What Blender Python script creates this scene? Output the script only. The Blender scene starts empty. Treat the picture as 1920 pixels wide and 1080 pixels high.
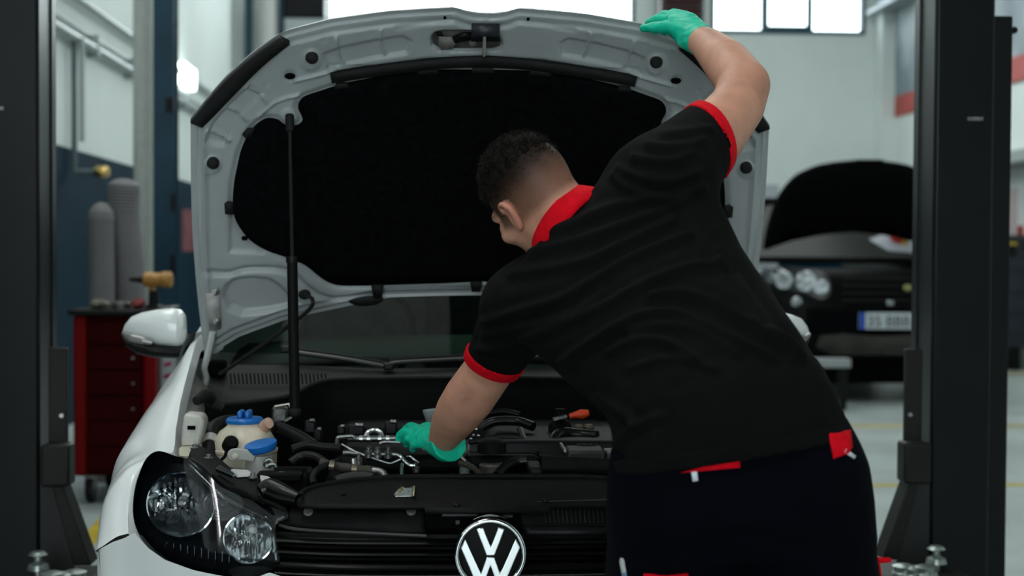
import bpy, bmesh, math, random
import numpy as np
from mathutils import Vector, Matrix

# ------------------------------------------------------------------ camera, world, lights, exposure
SC = bpy.context.scene
COL = SC.collection
F = 50.0 / 36.0 * 1920.0
CAM_H, YAW, PITCH, ROLL = 1.25, math.radians(3.18), math.radians(1.44), math.radians(0.30)
_f = Vector((math.sin(YAW) * math.cos(PITCH), math.cos(YAW) * math.cos(PITCH), -math.sin(PITCH)))
_r0 = Vector((math.cos(YAW), -math.sin(YAW), 0))
_u0 = _r0.cross(_f)
_r = _r0 * math.cos(ROLL) + _u0 * math.sin(ROLL)
_u = _u0 * math.cos(ROLL) - _r0 * math.sin(ROLL)
CAM_POS = Vector((0, 0, CAM_H))
cam_d = bpy.data.cameras.new('camera')
cam_d.lens, cam_d.sensor_width, cam_d.clip_end = 50.0, 36.0, 200.0
cam_d.dof.use_dof = True
cam_d.dof.focus_distance = 3.1
cam_d.dof.aperture_fstop = 2.8
cam = bpy.data.objects.new('camera', cam_d)
COL.objects.link(cam)
M3 = Matrix((_r, _u, -_f)).transposed()
cam.matrix_world = Matrix.Translation(CAM_POS) @ M3.to_4x4()
SC.camera = cam

SC.view_settings.view_transform = 'Standard'
SC.view_settings.look = 'None'
SC.view_settings.gamma = 1.0
SC.view_settings.use_curve_mapping = False
SC.view_settings.exposure = -0.2

world = bpy.data.worlds.new('sky')
SC.world = world
world.use_nodes = True
world.node_tree.nodes['Background'].inputs[0].default_value = (0.86, 0.97, 1.0, 1)
world.node_tree.nodes['Background'].inputs[1].default_value = 6.0


def area(name, loc, aim, sx, sy, power, color=(0.93, 1.0, 0.98), spread=180):
    d = bpy.data.lights.new(name, 'AREA')
    d.shape, d.size, d.size_y, d.energy, d.color = 'RECTANGLE', sx, sy, power, color
    d.spread = math.radians(spread)
    o = bpy.data.objects.new(name, d)
    COL.objects.link(o)
    o.location = loc
    o.rotation_euler = (Vector(aim) - Vector(loc)).to_track_quat('-Z', 'Y').to_euler()
    return o


# daylight from the roof lights and the row of high windows, a weaker wash from the open gate behind
area('roof_light', (-1.1, 6.6, 6.3), (-1.1, 6.6, 0), 2.2, 5.6, 185)
area('roof_light', (3.4, 13.0, 6.3), (3.4, 13.0, 0), 3.2, 8.0, 270)
area('roof_light', (-1.5, 14.5, 6.3), (-1.5, 14.5, 0), 1.6, 7.0, 60)
area('window_daylight', (1.6, 19.6, 5.4), (1.4, 6.0, 1.0), 7.0, 1.9, 120)
area('gate_daylight', (-1.2, -3.9, 2.2), (0.3, 3.2, 1.3), 4.0, 3.2, 5)

# ------------------------------------------------------------------ pixel helpers (photograph read as 1920 x 1080)
def ray(px, py):
    return _f + _r * ((px - 960.0) / F) - _u * ((py - 540.0) / F)


def P(px, py, Y):
    d = ray(px, py)
    return CAM_POS + d * (Y / d.y)


def PZ(px, py, Z):
    d = ray(px, py)
    return CAM_POS + d * ((Z - CAM_H) / d.z)


def proj(pts):
    q = np.asarray(pts, float) - np.array(CAM_POS)
    d = q @ np.array(_f)
    return np.stack([960 + F * (q @ np.array(_r)) / d, 540 - F * (q @ np.array(_u)) / d], 1)


# ------------------------------------------------------------------ materials
MATS = {}


def mat(name, col, rough=0.5, metal=0.0, var=0.0, scale=20.0, bump=0.0, bscale=None, spec=None, coat=0.0,
        emit=None, estr=0.0, trans=0.0, alpha=None, col2=None, sheen=0.0, sss=0.0, attr=None, detail=4.0):
    if name in MATS:
        return MATS[name]
    m = bpy.data.materials.new(name)
    m.use_nodes = True
    nt = m.node_tree
    b = nt.nodes['Principled BSDF']
    b.inputs['Base Color'].default_value = (*col, 1)
    b.inputs['Roughness'].default_value = rough
    b.inputs['Metallic'].default_value = metal
    if spec is not None:
        b.inputs['Specular IOR Level'].default_value = spec
    if coat:
        b.inputs['Coat Weight'].default_value = coat
        b.inputs['Coat Roughness'].default_value = 0.04
    if sheen:
        b.inputs['Sheen Weight'].default_value = sheen
        b.inputs['Sheen Roughness'].default_value = 0.6
    if sss:
        b.inputs['Subsurface Weight'].default_value = sss
        b.inputs['Subsurface Radius'].default_value = (0.012, 0.005, 0.003)
        b.inputs['Subsurface Scale'].default_value = 0.6
    if trans:
        b.inputs['Transmission Weight'].default_value = trans
    if emit:
        b.inputs['Emission Color'].default_value = (*emit, 1)
        b.inputs['Emission Strength'].default_value = estr
    if var or bump or col2 or attr:
        tc = nt.nodes.new('ShaderNodeTexCoord')
        nz = nt.nodes.new('ShaderNodeTexNoise')
        nz.inputs['Scale'].default_value = scale
        nz.inputs['Detail'].default_value = detail
        nt.links.new(tc.outputs['Object'], nz.inputs['Vector'])
        if var or col2:
            cr = nt.nodes.new('ShaderNodeValToRGB')
            c2 = col2 or tuple(max(0, c * (1 - var)) for c in col)
            c1 = col if col2 else tuple(min(1, c * (1 + var)) for c in col)
            cr.color_ramp.elements[0].position, cr.color_ramp.elements[1].position = 0.35, 0.65
            cr.color_ramp.elements[0].color, cr.color_ramp.elements[1].color = (*c2, 1), (*c1, 1)
            nt.links.new(nz.outputs['Fac'], cr.inputs['Fac'])
            src = cr.outputs['Color']
            if attr:
                at = nt.nodes.new('ShaderNodeAttribute')
                at.attribute_name = attr
                mx = nt.nodes.new('ShaderNodeMix')
                mx.data_type, mx.blend_type = 'RGBA', 'MULTIPLY'
                mx.inputs['Factor'].default_value = 1.0
                nt.links.new(src, mx.inputs['A'])
                nt.links.new(at.outputs['Color'], mx.inputs['B'])
                src = mx.outputs['Result']
            nt.links.new(src, b.inputs['Base Color'])
        if bump:
            n2 = nt.nodes.new('ShaderNodeTexNoise')
            n2.inputs['Scale'].default_value = bscale or scale * 4
            n2.inputs['Detail'].default_value = 3
            nt.links.new(tc.outputs['Object'], n2.inputs['Vector'])
            bp = nt.nodes.new('ShaderNodeBump')
            bp.inputs['Strength'].default_value = bump
            bp.inputs['Distance'].default_value = 0.004
            nt.links.new(n2.outputs['Fac'], bp.inputs['Height'])
            nt.links.new(bp.outputs['Normal'], b.inputs['Normal'])
    MATS[name] = m
    return m


def glass(name, tint=(0.9, 0.97, 0.95), gloss=0.12, rough=0.02):
    """thin clear sheet: mostly lets the light pass, with a mirror part growing at grazing angles"""
    if name in MATS:
        return MATS[name]
    m = bpy.data.materials.new(name)
    m.use_nodes = True
    nt = m.node_tree
    nt.nodes.remove(nt.nodes['Principled BSDF'])
    out = nt.nodes['Material Output']
    tr = nt.nodes.new('ShaderNodeBsdfTransparent')
    tr.inputs[0].default_value = (*tint, 1)
    gl = nt.nodes.new('ShaderNodeBsdfGlossy')
    gl.inputs['Roughness'].default_value = rough
    lw = nt.nodes.new('ShaderNodeLayerWeight')
    lw.inputs['Blend'].default_value = gloss
    mx = nt.nodes.new('ShaderNodeMixShader')
    nt.links.new(lw.outputs['Fresnel'], mx.inputs[0])
    nt.links.new(tr.outputs[0], mx.inputs[1])
    nt.links.new(gl.outputs[0], mx.inputs[2])
    nt.links.new(mx.outputs[0], out.inputs['Surface'])
    MATS[name] = m
    return m


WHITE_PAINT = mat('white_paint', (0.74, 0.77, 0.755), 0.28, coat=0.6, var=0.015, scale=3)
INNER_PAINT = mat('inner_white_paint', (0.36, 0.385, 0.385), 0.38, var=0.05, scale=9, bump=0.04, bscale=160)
BLACK_PLASTIC = mat('black_plastic', (0.0045, 0.0042, 0.0044), 0.62, var=0.3, scale=30, bump=0.15, bscale=500, spec=0.13)
DARK_PLASTIC = mat('dark_plastic', (0.005, 0.005, 0.0055), 0.45, var=0.2, scale=20, spec=0.18)
GLOSS_BLACK = mat('gloss_black', (0.004, 0.004, 0.005), 0.08, coat=0.5)
RUBBER = mat('rubber', (0.010, 0.010, 0.010), 0.7, spec=0.25, var=0.2)
FELT = mat('black_felt', (0.0035, 0.0035, 0.004), 0.95, spec=0.02, var=0.3, scale=60, bump=0.1)
CHROME = mat('chrome', (0.80, 0.83, 0.84), 0.09, 1.0)
STEEL = mat('bright_steel', (0.55, 0.56, 0.55), 0.3, 1.0, var=0.15, scale=40)
DULL_STEEL = mat('dull_steel', (0.20, 0.20, 0.19), 0.5, 0.8, var=0.3, scale=30)
DARK_STEEL = mat('dark_painted_steel', (0.0036, 0.0052, 0.0057), 0.32, spec=0.25, var=0.15, scale=4, bump=0.05, bscale=60)


# ------------------------------------------------------------------ mesh builder
WLOC = {}


def tag(o, label=None, cat=None, group=None, kind=None):
    if label: o['label'] = label
    if cat: o['category'] = cat
    if group: o['group'] = group
    if kind: o['kind'] = kind
    return o


def empty(name, loc, label=None, cat=None, group=None):
    o = bpy.data.objects.new(name, None)
    o.empty_display_size = 0.1
    COL.objects.link(o)
    o.location = loc
    WLOC[o] = Vector(loc)
    return tag(o, label, cat, group)


def ortho(d):
    d = Vector(d).normalized()
    a = Vector((0, 0, 1)) if abs(d.z) < 0.9 else Vector((1, 0, 0))
    u = d.cross(a).normalized()
    return u, d.cross(u).normalized()


def spline(pts, n=8, closed=False):
    """Catmull-Rom through points (any dimension)"""
    p = [np.array(q, float) for q in pts]
    m = len(p)
    out = []
    segs = m if closed else m - 1
    for i in range(segs):
        p0 = p[(i - 1) % m] if (closed or i > 0) else 2 * p[0] - p[1]
        p1, p2 = p[i], p[(i + 1) % m]
        p3 = p[(i + 2) % m] if (closed or i + 2 < m) else 2 * p[-1] - p[-2]
        for k in range(n):
            t = k / n
            out.append(0.5 * ((2 * p1) + (p2 - p0) * t + (2 * p0 - 5 * p1 + 4 * p2 - p3) * t * t + (3 * p1 - p0 - 3 * p2 + p3) * t ** 3))
    if not closed:
        out.append(p[-1])
    return out


class MB:
    def __init__(self):
        self.v, self.f = [], []

    def add(self, vs, fs):
        n = len(self.v)
        self.v += [tuple(q) for q in vs]
        self.f += [tuple(i + n for i in f) for f in fs]
        return self

    def box(self, c, s, rot=None):
        c = Vector(c)
        vs = []
        for x in (-.5, .5):
            for y in (-.5, .5):
                for z in (-.5, .5):
                    q = Vector((x * s[0], y * s[1], z * s[2]))
                    if rot is not None: q = rot @ q
                    vs.append(c + q)
        return self.add(vs, [(0, 1, 3, 2), (4, 6, 7, 5), (0, 4, 5, 1), (2, 3, 7, 6), (0, 2, 6, 4), (1, 5, 7, 3)])

    def box2(self, a, b):
        return self.box([(a[i] + b[i]) / 2 for i in range(3)], [abs(b[i] - a[i]) for i in range(3)])

    def tube(self, pts, r, n=8, caps=True, smooth=0, closed=False):
        if smooth:
            pts = spline(pts, smooth, closed)
        pts = [Vector(p) for p in pts]
        m = len(pts)
        rs = r if hasattr(r, '__len__') else [r] * m
        if len(rs) != m:
            rs = np.interp(np.linspace(0, 1, m), np.linspace(0, 1, len(rs)), rs)
        vs, fs = [], []
        u = None
        for i, p in enumerate(pts):
            if closed:
                d = pts[(i + 1) % m] - pts[i - 1]
            else:
                d = pts[min(i + 1, m - 1)] - pts[max(i - 1, 0)]
            d = d.normalized() if d.length > 1e-9 else Vector((0, 0, 1))
            if u is None:
                u, w = ortho(d)
            else:
                u = (u - d * u.dot(d)).normalized()
                w = d.cross(u)
            for k in range(n):
                a = 2 * math.pi * k / n
                vs.append(p + (u * math.cos(a) + w * math.sin(a)) * rs[i])
        for i in range(m if closed else m - 1):
            j = (i + 1) % m
            for k in range(n):
                k2 = (k + 1) % n
                fs.append((i * n + k, j * n + k, j * n + k2, i * n + k2))
        if caps and not closed:
            fs.append(tuple(range(n)))
            fs.append(tuple((m - 1) * n + k for k in reversed(range(n))))
        return self.add(vs, fs)

    def cyl(self, a, b, r, r2=None, n=16):
        return self.tube([a, b], [r, r if r2 is None else r2], n)

    def lathe(self, prof, c, axis=(0, 0, 1), n=24, up=None, caps=True):
        """prof: (radius, height along axis)"""
        c, ax = Vector(c), Vector(axis).normalized()
        u, w = ortho(ax)
        vs, fs = [], []
        for r, h in prof:
            for k in range(n):
                a = 2 * math.pi * k / n
                vs.append(c + ax * h + (u * math.cos(a) + w * math.sin(a)) * r)
        for i in range(len(prof) - 1):
            for k in range(n):
                k2 = (k + 1) % n
                fs.append((i * n + k, i * n + k2, (i + 1) * n + k2, (i + 1) * n + k))
        if caps:
            fs.append(tuple(reversed(range(n))))
            fs.append(tuple((len(prof) - 1) * n + k for k in range(n)))
        return self.add(vs, fs)

    def prism(self, poly, vec):
        """closed polygon (3D points) pushed along vec (or one vector per point)"""
        n = len(poly)
        poly = [Vector(p) for p in poly]
        vv = vec if isinstance(vec, list) else [Vector(vec)] * n
        vs = poly + [p + Vector(v) for p, v in zip(poly, vv)]
        fs = [tuple(reversed(range(n))), tuple(range(n, 2 * n))]
        fs += [(i, (i + 1) % n, n + (i + 1) % n, n + i) for i in range(n)]
        return self.add(vs, fs)

    def grid(self, rows, closed=False, flip=False):
        nr, nc = len(rows), len(rows[0])
        vs = [q for r in rows for q in r]
        fs = []
        for i in range(nr - 1):
            for k in range(nc if closed else nc - 1):
                k2 = (k + 1) % nc
                q = (i * nc + k, i * nc + k2, (i + 1) * nc + k2, (i + 1) * nc + k)
                fs.append(q[::-1] if flip else q)
        return self.add(vs, fs)

    def sphere(self, c, r, n=16, m=10, rot=None):
        c = Vector(c)
        r = r if hasattr(r, '__len__') else (r, r, r)
        vs, fs = [], []
        for i in range(m + 1):
            t = math.pi * i / m
            for k in range(n):
                a = 2 * math.pi * k / n
                q = Vector((r[0] * math.sin(t) * math.cos(a), r[1] * math.sin(t) * math.sin(a), r[2] * math.cos(t)))
                vs.append(c + (rot @ q if rot is not None else q))
        for i in range(m):
            for k in range(n):
                k2 = (k + 1) % n
                fs.append((i * n + k, (i + 1) * n + k, (i + 1) * n + k2, i * n + k2))
        return self.add(vs, fs)

    def mirror(self, x0):
        n = len(self.v)
        vs = [(2 * x0 - v[0], v[1], v[2]) for v in self.v]
        fs = [tuple(reversed([i for i in f])) for f in self.f]
        m = MB()
        m.v, m.f = vs, fs
        return m

    def build(self, name, material, parent=None, bevel=0.0, smooth=35, solid=0.0, bseg=2, merge=False):
        me = bpy.data.meshes.new(name)
        off = WLOC.get(parent, Vector((0, 0, 0)))
        me.from_pydata([(v[0] - off.x, v[1] - off.y, v[2] - off.z) for v in self.v], [], self.f)
        if merge:
            bm = bmesh.new(); bm.from_mesh(me)
            bmesh.ops.remove_doubles(bm, verts=bm.verts, dist=1e-5)
            bmesh.ops.recalc_face_normals(bm, faces=bm.faces)
            bm.to_mesh(me); bm.free()
        return finish(me, name, material, parent, bevel, smooth, solid, bseg, off)


def finish(me, name, material, parent=None, bevel=0.0, smooth=35, solid=0.0, bseg=2, off=None):
    me.validate()
    if material: me.materials.append(material)
    if smooth:
        me.polygons.foreach_set('use_smooth', [True] * len(me.polygons))
        if smooth < 180:
            me.set_sharp_from_angle(angle=math.radians(smooth))
    o = bpy.data.objects.new(name, me)
    COL.objects.link(o)
    if parent is not None:
        o.parent = parent
        WLOC[o] = WLOC[parent] if parent in WLOC else Vector((0, 0, 0))
    if solid:
        s = o.modifiers.new('solid', 'SOLIDIFY'); s.thickness = solid; s.offset = 0
    if bevel:
        b = o.modifiers.new('bevel', 'BEVEL'); b.width = bevel; b.segments = bseg; b.limit_method = 'ANGLE'; b.angle_limit = math.radians(40)
    return o


def struct(o):
    o['kind'] = 'structure'
    return o


# ------------------------------------------------------------------ signed distance shapes -> one continuous mesh
def smin(a, b, k):
    if k <= 0:
        return np.minimum(a, b)
    h = np.clip(0.5 + 0.5 * (b - a) / k, 0, 1)
    return b * (1 - h) + a * h - k * h * (1 - h)


def sd_chain(p, pts, rs):
    """chain of round cones through the points"""
    d = None
    for i in range(len(pts) - 1):
        a, b = np.array(pts[i], float), np.array(pts[i + 1], float)
        ab = b - a
        t = np.clip(((p - a) @ ab) / max(ab @ ab, 1e-12), 0, 1)
        q = np.linalg.norm(p - a - t[:, None] * ab, axis=1) - (rs[i] * (1 - t) + rs[i + 1] * t)
        d = q if d is None else np.minimum(d, q)
    return d


def sd_ell(p, c, R, r):
    """ellipsoid: centre c, rows of R are its axes, radii r"""
    q = (p - np.array(c, float)) @ np.array(R, float).T
    r = np.array(r, float)
    k0 = np.linalg.norm(q / r, axis=1)
    k1 = np.linalg.norm(q / (r * r), axis=1)
    return k0 * (k0 - 1) / np.maximum(k1, 1e-9)


def sd_sweep(p, secs):
    """secs: (centre, side axis with length a, depth b): lofted elliptic sections, each in its own plane"""
    C = np.array([s[0] for s in secs], float)
    U = np.array([s[1] for s in secs], float)
    A = np.linalg.norm(U, axis=1)
    U = U / A[:, None]
    Bd = np.array([s[2] for s in secs], float)
    n = len(secs)
    T = np.gradient(C, axis=0)
    N = T - (T * U).sum(1)[:, None] * U
    N /= np.linalg.norm(N, axis=1)[:, None]
    H = (p @ N.T) - (C * N).sum(1)[None]
    d = None
    for i in range(n - 1):
        h0, h1 = H[:, i], H[:, i + 1]
        t = np.clip(h0 / np.maximum(h0 - h1, 1e-5), 0, 1)
        t = np.where(h0 - h1 <= 1e-5, np.where(h0 < 0, 0.0, 1.0), t)
        c = C[i] + t[:, None] * (C[i + 1] - C[i])
        u = U[i] + t[:, None] * (U[i + 1] - U[i])
        u /= np.linalg.norm(u, axis=1)[:, None]
        nn = N[i] + t[:, None] * (N[i + 1] - N[i])
        v = np.cross(nn, u)
        v /= np.linalg.norm(v, axis=1)[:, None]
        a = A[i] + t * (A[i + 1] - A[i])
        b = Bd[i] + t * (Bd[i + 1] - Bd[i])
        q = p - c
        du, dv = (q * u).sum(1), (q * v).sum(1)
        k0 = np.sqrt((du / a) ** 2 + (dv / b) ** 2)
        k1 = np.sqrt((du / a ** 2) ** 2 + (dv / b ** 2) ** 2)
        s = np.where(k0 < 0.05, -np.minimum(a, b), k0 * (k0 - 1) / np.maximum(k1, 1e-6))
        e = np.maximum(np.maximum(-h0, h1), 0)
        s = np.where(e > 1e-6, np.sqrt(np.maximum(s, 0) ** 2 + e ** 2), s)
        d = s if d is None else np.minimum(d, s)
    return d


def local(p, lo, hi, fn, pad=0.06):
    """evaluate fn only near its box; elsewhere the distance to the box stands in"""
    lo, hi = np.array(lo), np.array(hi)
    d = np.linalg.norm(np.maximum(np.maximum(lo - p, p - hi), 0), axis=1)
    m = d < pad
    out = d.copy()
    if m.any():
        out[m] = fn(p[m])
    return out


def sdf_mesh(fn, lo, hi, h):
    """sparse sampling + surface nets"""
    lo, hi = np.array(lo, float), np.array(hi, float)
    B = 8
    nb = np.ceil((hi - lo) / (h * B)).astype(int)
    n = nb * B + 1
    Fv = np.full(n, 1.0, np.float32)
    bi = np.stack(np.meshgrid(*[np.arange(k) for k in nb], indexing='ij'), -1).reshape(-1, 3)
    cen = lo + (bi + 0.5) * B * h
    dc = fn(cen)
    rad = 0.5 * B * h * 1.7321 * 1.35 + 0.004
    g = np.stack(np.meshgrid(*[np.arange(B + 1)] * 3, indexing='ij'), -1).reshape(-1, 3)
    inside = bi[dc < -rad]
    for b in inside:
        s = b * B
        Fv[s[0]:s[0] + B + 1, s[1]:s[1] + B + 1, s[2]:s[2] + B + 1] = -1
    act = bi[np.abs(dc) <= rad]
    for i in range(0, len(act), 400):
        ch = act[i:i + 400]
        idx = (ch[:, None, :] * B + g[None]).reshape(-1, 3)
        Fv[idx[:, 0], idx[:, 1], idx[:, 2]] = fn(lo + idx * h)
    S = Fv < 0
    c = np.zeros(np.array(S.shape) - 1, np.int8)
    for dx in (0, 1):
        for dy in (0, 1):
            for dz in (0, 1):
                c += S[dx:S.shape[0] - 1 + dx, dy:S.shape[1] - 1 + dy, dz:S.shape[2] - 1 + dz]
    cells = np.argwhere((c > 0) & (c < 8))
    vid = np.full(c.shape, -1, np.int64)
    vid[cells[:, 0], cells[:, 1], cells[:, 2]] = np.arange(len(cells))
    acc = np.zeros((len(cells), 3)); cnt = np.zeros(len(cells))
    cor = [(x, y, z) for x in (0, 1) for y in (0, 1) for z in (0, 1)]
    for a in cor:
        for ax in range(3):
            if a[ax]: continue
            b = list(a); b[ax] = 1
            fa = Fv[cells[:, 0] + a[0], cells[:, 1] + a[1], cells[:, 2] + a[2]]
            fb = Fv[cells[:, 0] + b[0], cells[:, 1] + b[1], cells[:, 2] + b[2]]
            m = (fa < 0) != (fb < 0)
            t = np.where(m, fa / np.where(m, fa - fb, 1), 0)
            pt = cells + np.array(a)
            q = pt.astype(float); q[:, ax] += t
            acc[m] += q[m]; cnt[m] += 1
    V = lo + acc / cnt[:, None] * h
    quads = []
    for ax in range(3):
        o1, o2 = [k for k in range(3) if k != ax]
        sl = [slice(1, -1)] * 3
        sl[ax] = slice(0, -1)
        A = S[tuple(sl)]
        sl2 = list(sl); sl2[ax] = slice(1, None)
        Bm = S[tuple(sl2)]
        e = np.argwhere(A != Bm)
        off = np.ones(3, int); off[ax] = 0
        e0 = e + off
        sgn = A[e[:, 0], e[:, 1], e[:, 2]]
        q = []
        for d1, d2 in ((-1, -1), (0, -1), (0, 0), (-1, 0)):
            cc = e0.copy(); cc[:, o1] += d1; cc[:, o2] += d2
            q.append(vid[cc[:, 0], cc[:, 1], cc[:, 2]])
        q = np.stack(q, 1)
        fl = sgn if ax != 1 else ~sgn
        q[~fl] = q[~fl][:, ::-1]
        quads.append(q)
    Q = np.concatenate(quads)
    Q = Q[(Q >= 0).all(1)]
    return V, Q


def np_mesh(name, V, Q, material, parent, smooth=180, cols=None):
    off = WLOC.get(parent, Vector((0, 0, 0)))
    me = bpy.data.meshes.new(name)
    me.from_pydata((np.asarray(V) - np.array(off)).tolist(), [], np.asarray(Q).tolist())
    if cols is not None:
        a = me.color_attributes.new('tint', 'FLOAT_COLOR', 'POINT')
        c4 = np.ones((len(V), 4)); c4[:, :3] = cols
        a.data.foreach_set('color', c4.ravel())
    return finish(me, name, material, parent, smooth=smooth)


def np_normals(V, Q):
    V = np.asarray(V); Q = np.asarray(Q)
    fn = np.cross(V[Q[:, 2]] - V[Q[:, 0]], V[Q[:, 3]] - V[Q[:, 1]])
    N = np.zeros_like(V)
    for k in range(4):
        np.add.at(N, Q[:, k], fn)
    return N / np.maximum(np.linalg.norm(N, axis=1), 1e-12)[:, None]


def polydist(q, line):
    """distance of 2D points q to a polyline"""
    d = np.full(len(q), 1e9)
    for i in range(len(line) - 1):
        a, b = np.array(line[i], float), np.array(line[i + 1], float)
        ab = b - a
        t = np.clip(((q - a) @ ab) / max(ab @ ab, 1e-12), 0, 1)
        d = np.minimum(d, np.linalg.norm(q - a - t[:, None] * ab, axis=1))
    return d


def inpoly(q, poly):
    poly = np.asarray(poly, float)
    x, y = q[:, 0], q[:, 1]
    ins = np.zeros(len(q), bool)
    j = len(poly) - 1
    for i in range(len(poly)):
        xi, yi = poly[i]; xj, yj = poly[j]
        c = ((yi > y) != (yj > y)) & (x < (xj - xi) * (y - yi) / (yj - yi + 1e-12) + xi)
        ins ^= c
        j = i
    return ins


def sstep(a, b, x):
    t = np.clip((x - a) / (b - a), 0, 1)
    return t * t * (3 - 2 * t)

# ------------------------------------------------------------------ the hall
XL, XR, YB, YF, ZC = -2.6, 6.45, 20.0, -5.0, 6.6
WALL = mat('white_wall_paint', (0.70, 0.755, 0.735), 0.7, var=0.05, scale=0.8, bump=0.05, bscale=40)
BLUE_WALL = mat('navy_wall_paint', (0.0035, 0.021, 0.037), 0.6, spec=0.06, var=0.15, scale=1.5)
BLUE_STEEL = mat('navy_steel_paint', (0.011, 0.040, 0.064), 0.45, spec=0.25, var=0.15, scale=3)
FLOOR = mat('concrete_floor', (0.40, 0.45, 0.44), 0.34, var=0.16, scale=1.3, bump=0.05, bscale=25)
YELLOW = mat('yellow_line_paint', (0.52, 0.38, 0.03), 0.5, var=0.2, scale=6)
TEAL_FRAME = mat('window_frame_paint', (0.02, 0.06, 0.085), 0.45)
PANE = glass('window_pane', (0.97, 1.0, 1.0), 0.05)


def PX(px, py, X):
    d = ray(px, py)
    return CAM_POS + d * (X / d.x)


fl = struct(MB().box2((XL - 0.3, YF - 6, -0.2), (XR + 0.3, YB + 0.3, 0)).build('floor', FLOOR))
for a, b in (((1.9, 7.50, 0), (6.3, 7.57, 0.003)), ((1.9, 10.10, 0), (6.3, 10.18, 0.003)), ((2.2, 14.6, 0), (6.3, 14.7, 0.003))):
    MB().box2(a, b).build('floor_line', YELLOW, fl)
pl = [PZ(148, 1012, 0.002), PZ(196, 962, 0.002), PZ(250, 930, 0.002), PZ(250, 950, 0.002), PZ(196, 996, 0.002), PZ(168, 1030, 0.002)]
MB().prism([(p.x, p.y, 0.0) for p in pl], (0, 0, 0.003)).build('floor_line', YELLOW, fl)
wall_b = MB()
zs, zt = 4.36, 6.1
xa0, xa1 = P(612, 60, YB).x, P(1190, 60, YB).x
xb0, xb1 = P(1333, 60, YB).x, P(1622, 60, YB).x
wall_b.box2((XL, YB, 0), (XR, YB + 0.3, zs))
wall_b.box2((XL, YB, zt), (XR, YB + 0.3, ZC))
for x0, x1 in ((XL, xa0), (xa1, xb0), (xb1, XR)):
    wall_b.box2((x0, YB, zs), (x1, YB + 0.3, zt))
wb = struct(wall_b.build('wall_back', WALL, smooth=0))
MB().box2((XL, YB - 0.012, 0), (XR, YB, 1.9)).build('painted_dado', BLUE_WALL, wb)
MB().box2((P(1640, 60, YB).x, YB - 0.35, 0), (P(1668, 60, YB).x, YB, ZC)).build('pilaster', WALL, wb)
wl = struct(MB().box2((XL - 0.3, YF, 0), (XL, YB + 0.3, ZC)).build('wall_left', WALL, smooth=0))
zd = PX(180, 293, XL).z
MB().box2((XL, YF, 0), (XL + 0.012, YB - 0.013, zd)).build('painted_dado', BLUE_WALL, wl)
wr = struct(MB().box2((XR, YF, 0), (XR + 0.3, YB + 0.3, ZC)).build('wall_right', WALL, smooth=0))
struct(MB().box2((XL - 0.3, YF, ZC), (XR + 0.3, YB + 0.3, ZC + 0.2)).build('ceiling', mat('ceiling_paint', (0.42, 0.45, 0.45), 0.8, var=0.05)))
wf = MB()
for x0, x1, z0, z1 in ((XL, -3.3 + 0.8, 0, ZC), (1.2, XR, 0, ZC), (-2.5, 1.2, 4.1, ZC)):
    wf.box2((x0, YF - 0.3, z0), (x1, YF, z1))
struct(wf.build('wall_front', WALL, smooth=0))


def window(name, x0, x1, z0, z1, cuts, low=()):
    w = struct(empty(name, ((x0 + x1) / 2, YB, z0)))
    t = 0.055
    fr = MB()
    fr.box2((x0, YB - 0.02, z0), (x1, YB + 0.1, z0 + t)).box2((x0, YB - 0.02, z1 - t), (x1, YB + 0.1, z1))
    fr.box2((x0, YB - 0.02, z0 + t), (x0 + t, YB + 0.1, z1 - t)).box2((x1 - t, YB - 0.02, z0 + t), (x1, YB + 0.1, z1 - t))
    fr.build('window_frame', TEAL_FRAME, w, bevel=0.006)
    xs = [x0 + t] + list(cuts) + [x1 - t]
    for c in cuts:
        MB().box2((c - 0.03, YB - 0.01, z0 + t), (c + 0.03, YB + 0.09, z1 - t)).build('mullion', TEAL_FRAME, w, bevel=0.005)
    for i in range(len(xs) - 1):
        MB().box2((xs[i] + 0.03 * (i > 0), YB + 0.035, z0 + t), (xs[i + 1] - 0.03 * (i < len(xs) - 2), YB + 0.043, z1 - t)).build('pane', PANE, w)
    for i in low:      # an opening sash with its own frame
        s = MB()
        a, b = xs[i] + 0.031, xs[i + 1] - 0.031
        s.box2((a, YB - 0.03, z0 + t + 0.001), (b, YB + 0.03, z0 + t + 0.06)).box2((a, YB - 0.03, z0 + t + 0.06), (a + 0.03, YB + 0.03, z1 - t - 0.01))
        s.box2((b - 0.03, YB - 0.03, z0 + t + 0.06), (b, YB + 0.03, z1 - t - 0.01))
        s.build('opening_sash', TEAL_FRAME, w, bevel=0.005)


window('window_1', xa0, xa1, zs, zt, [P(807, 60, YB).x, P(999, 60, YB).x])
window('window_2', xb0, xb1, zs, zt, [P(1432, 60, YB).x, P(1520, 60, YB).x], low=(1,))

# steel stanchions and ducts in the far left corner, a dark unit between the windows
STAN = 'steel stanchions of the hall'
for i, (a, b, Y, m) in enumerate(((459, 470, 18.6, BLUE_STEEL), (523, 531, 19.2, BLUE_STEEL))):
    x0, x1 = P(a, 60, Y).x, P(b, 60, Y).x
    o = MB().box2((x0, Y, 0), (x1, Y + 0.03, ZC)).box2((x0, Y + 0.2, 0), (x1, Y + 0.23, ZC)).box2(((x0 + x1) / 2 - 0.01, Y + 0.03, 0), ((x0 + x1) / 2 + 0.01, Y + 0.2, ZC)).build('steel_stanchion', m)
    tag(o, ('narrow navy stanchion in the far corner, left of the white duct', 'narrow navy stanchion in the far corner, right of the white duct')[i], 'column', STAN)
Y = 19.3
o = MB().lathe([(0.13, 0), (0.13, 6.5)], (P(503, 60, Y).x, Y, 0.01), n=24).build('vertical_duct', mat('duct_white', (0.72, 0.72, 0.70), 0.5))
tag(o, 'white round vertical duct between two navy stanchions', 'duct')
hx = P(572, 30, 19.3).x
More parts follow.
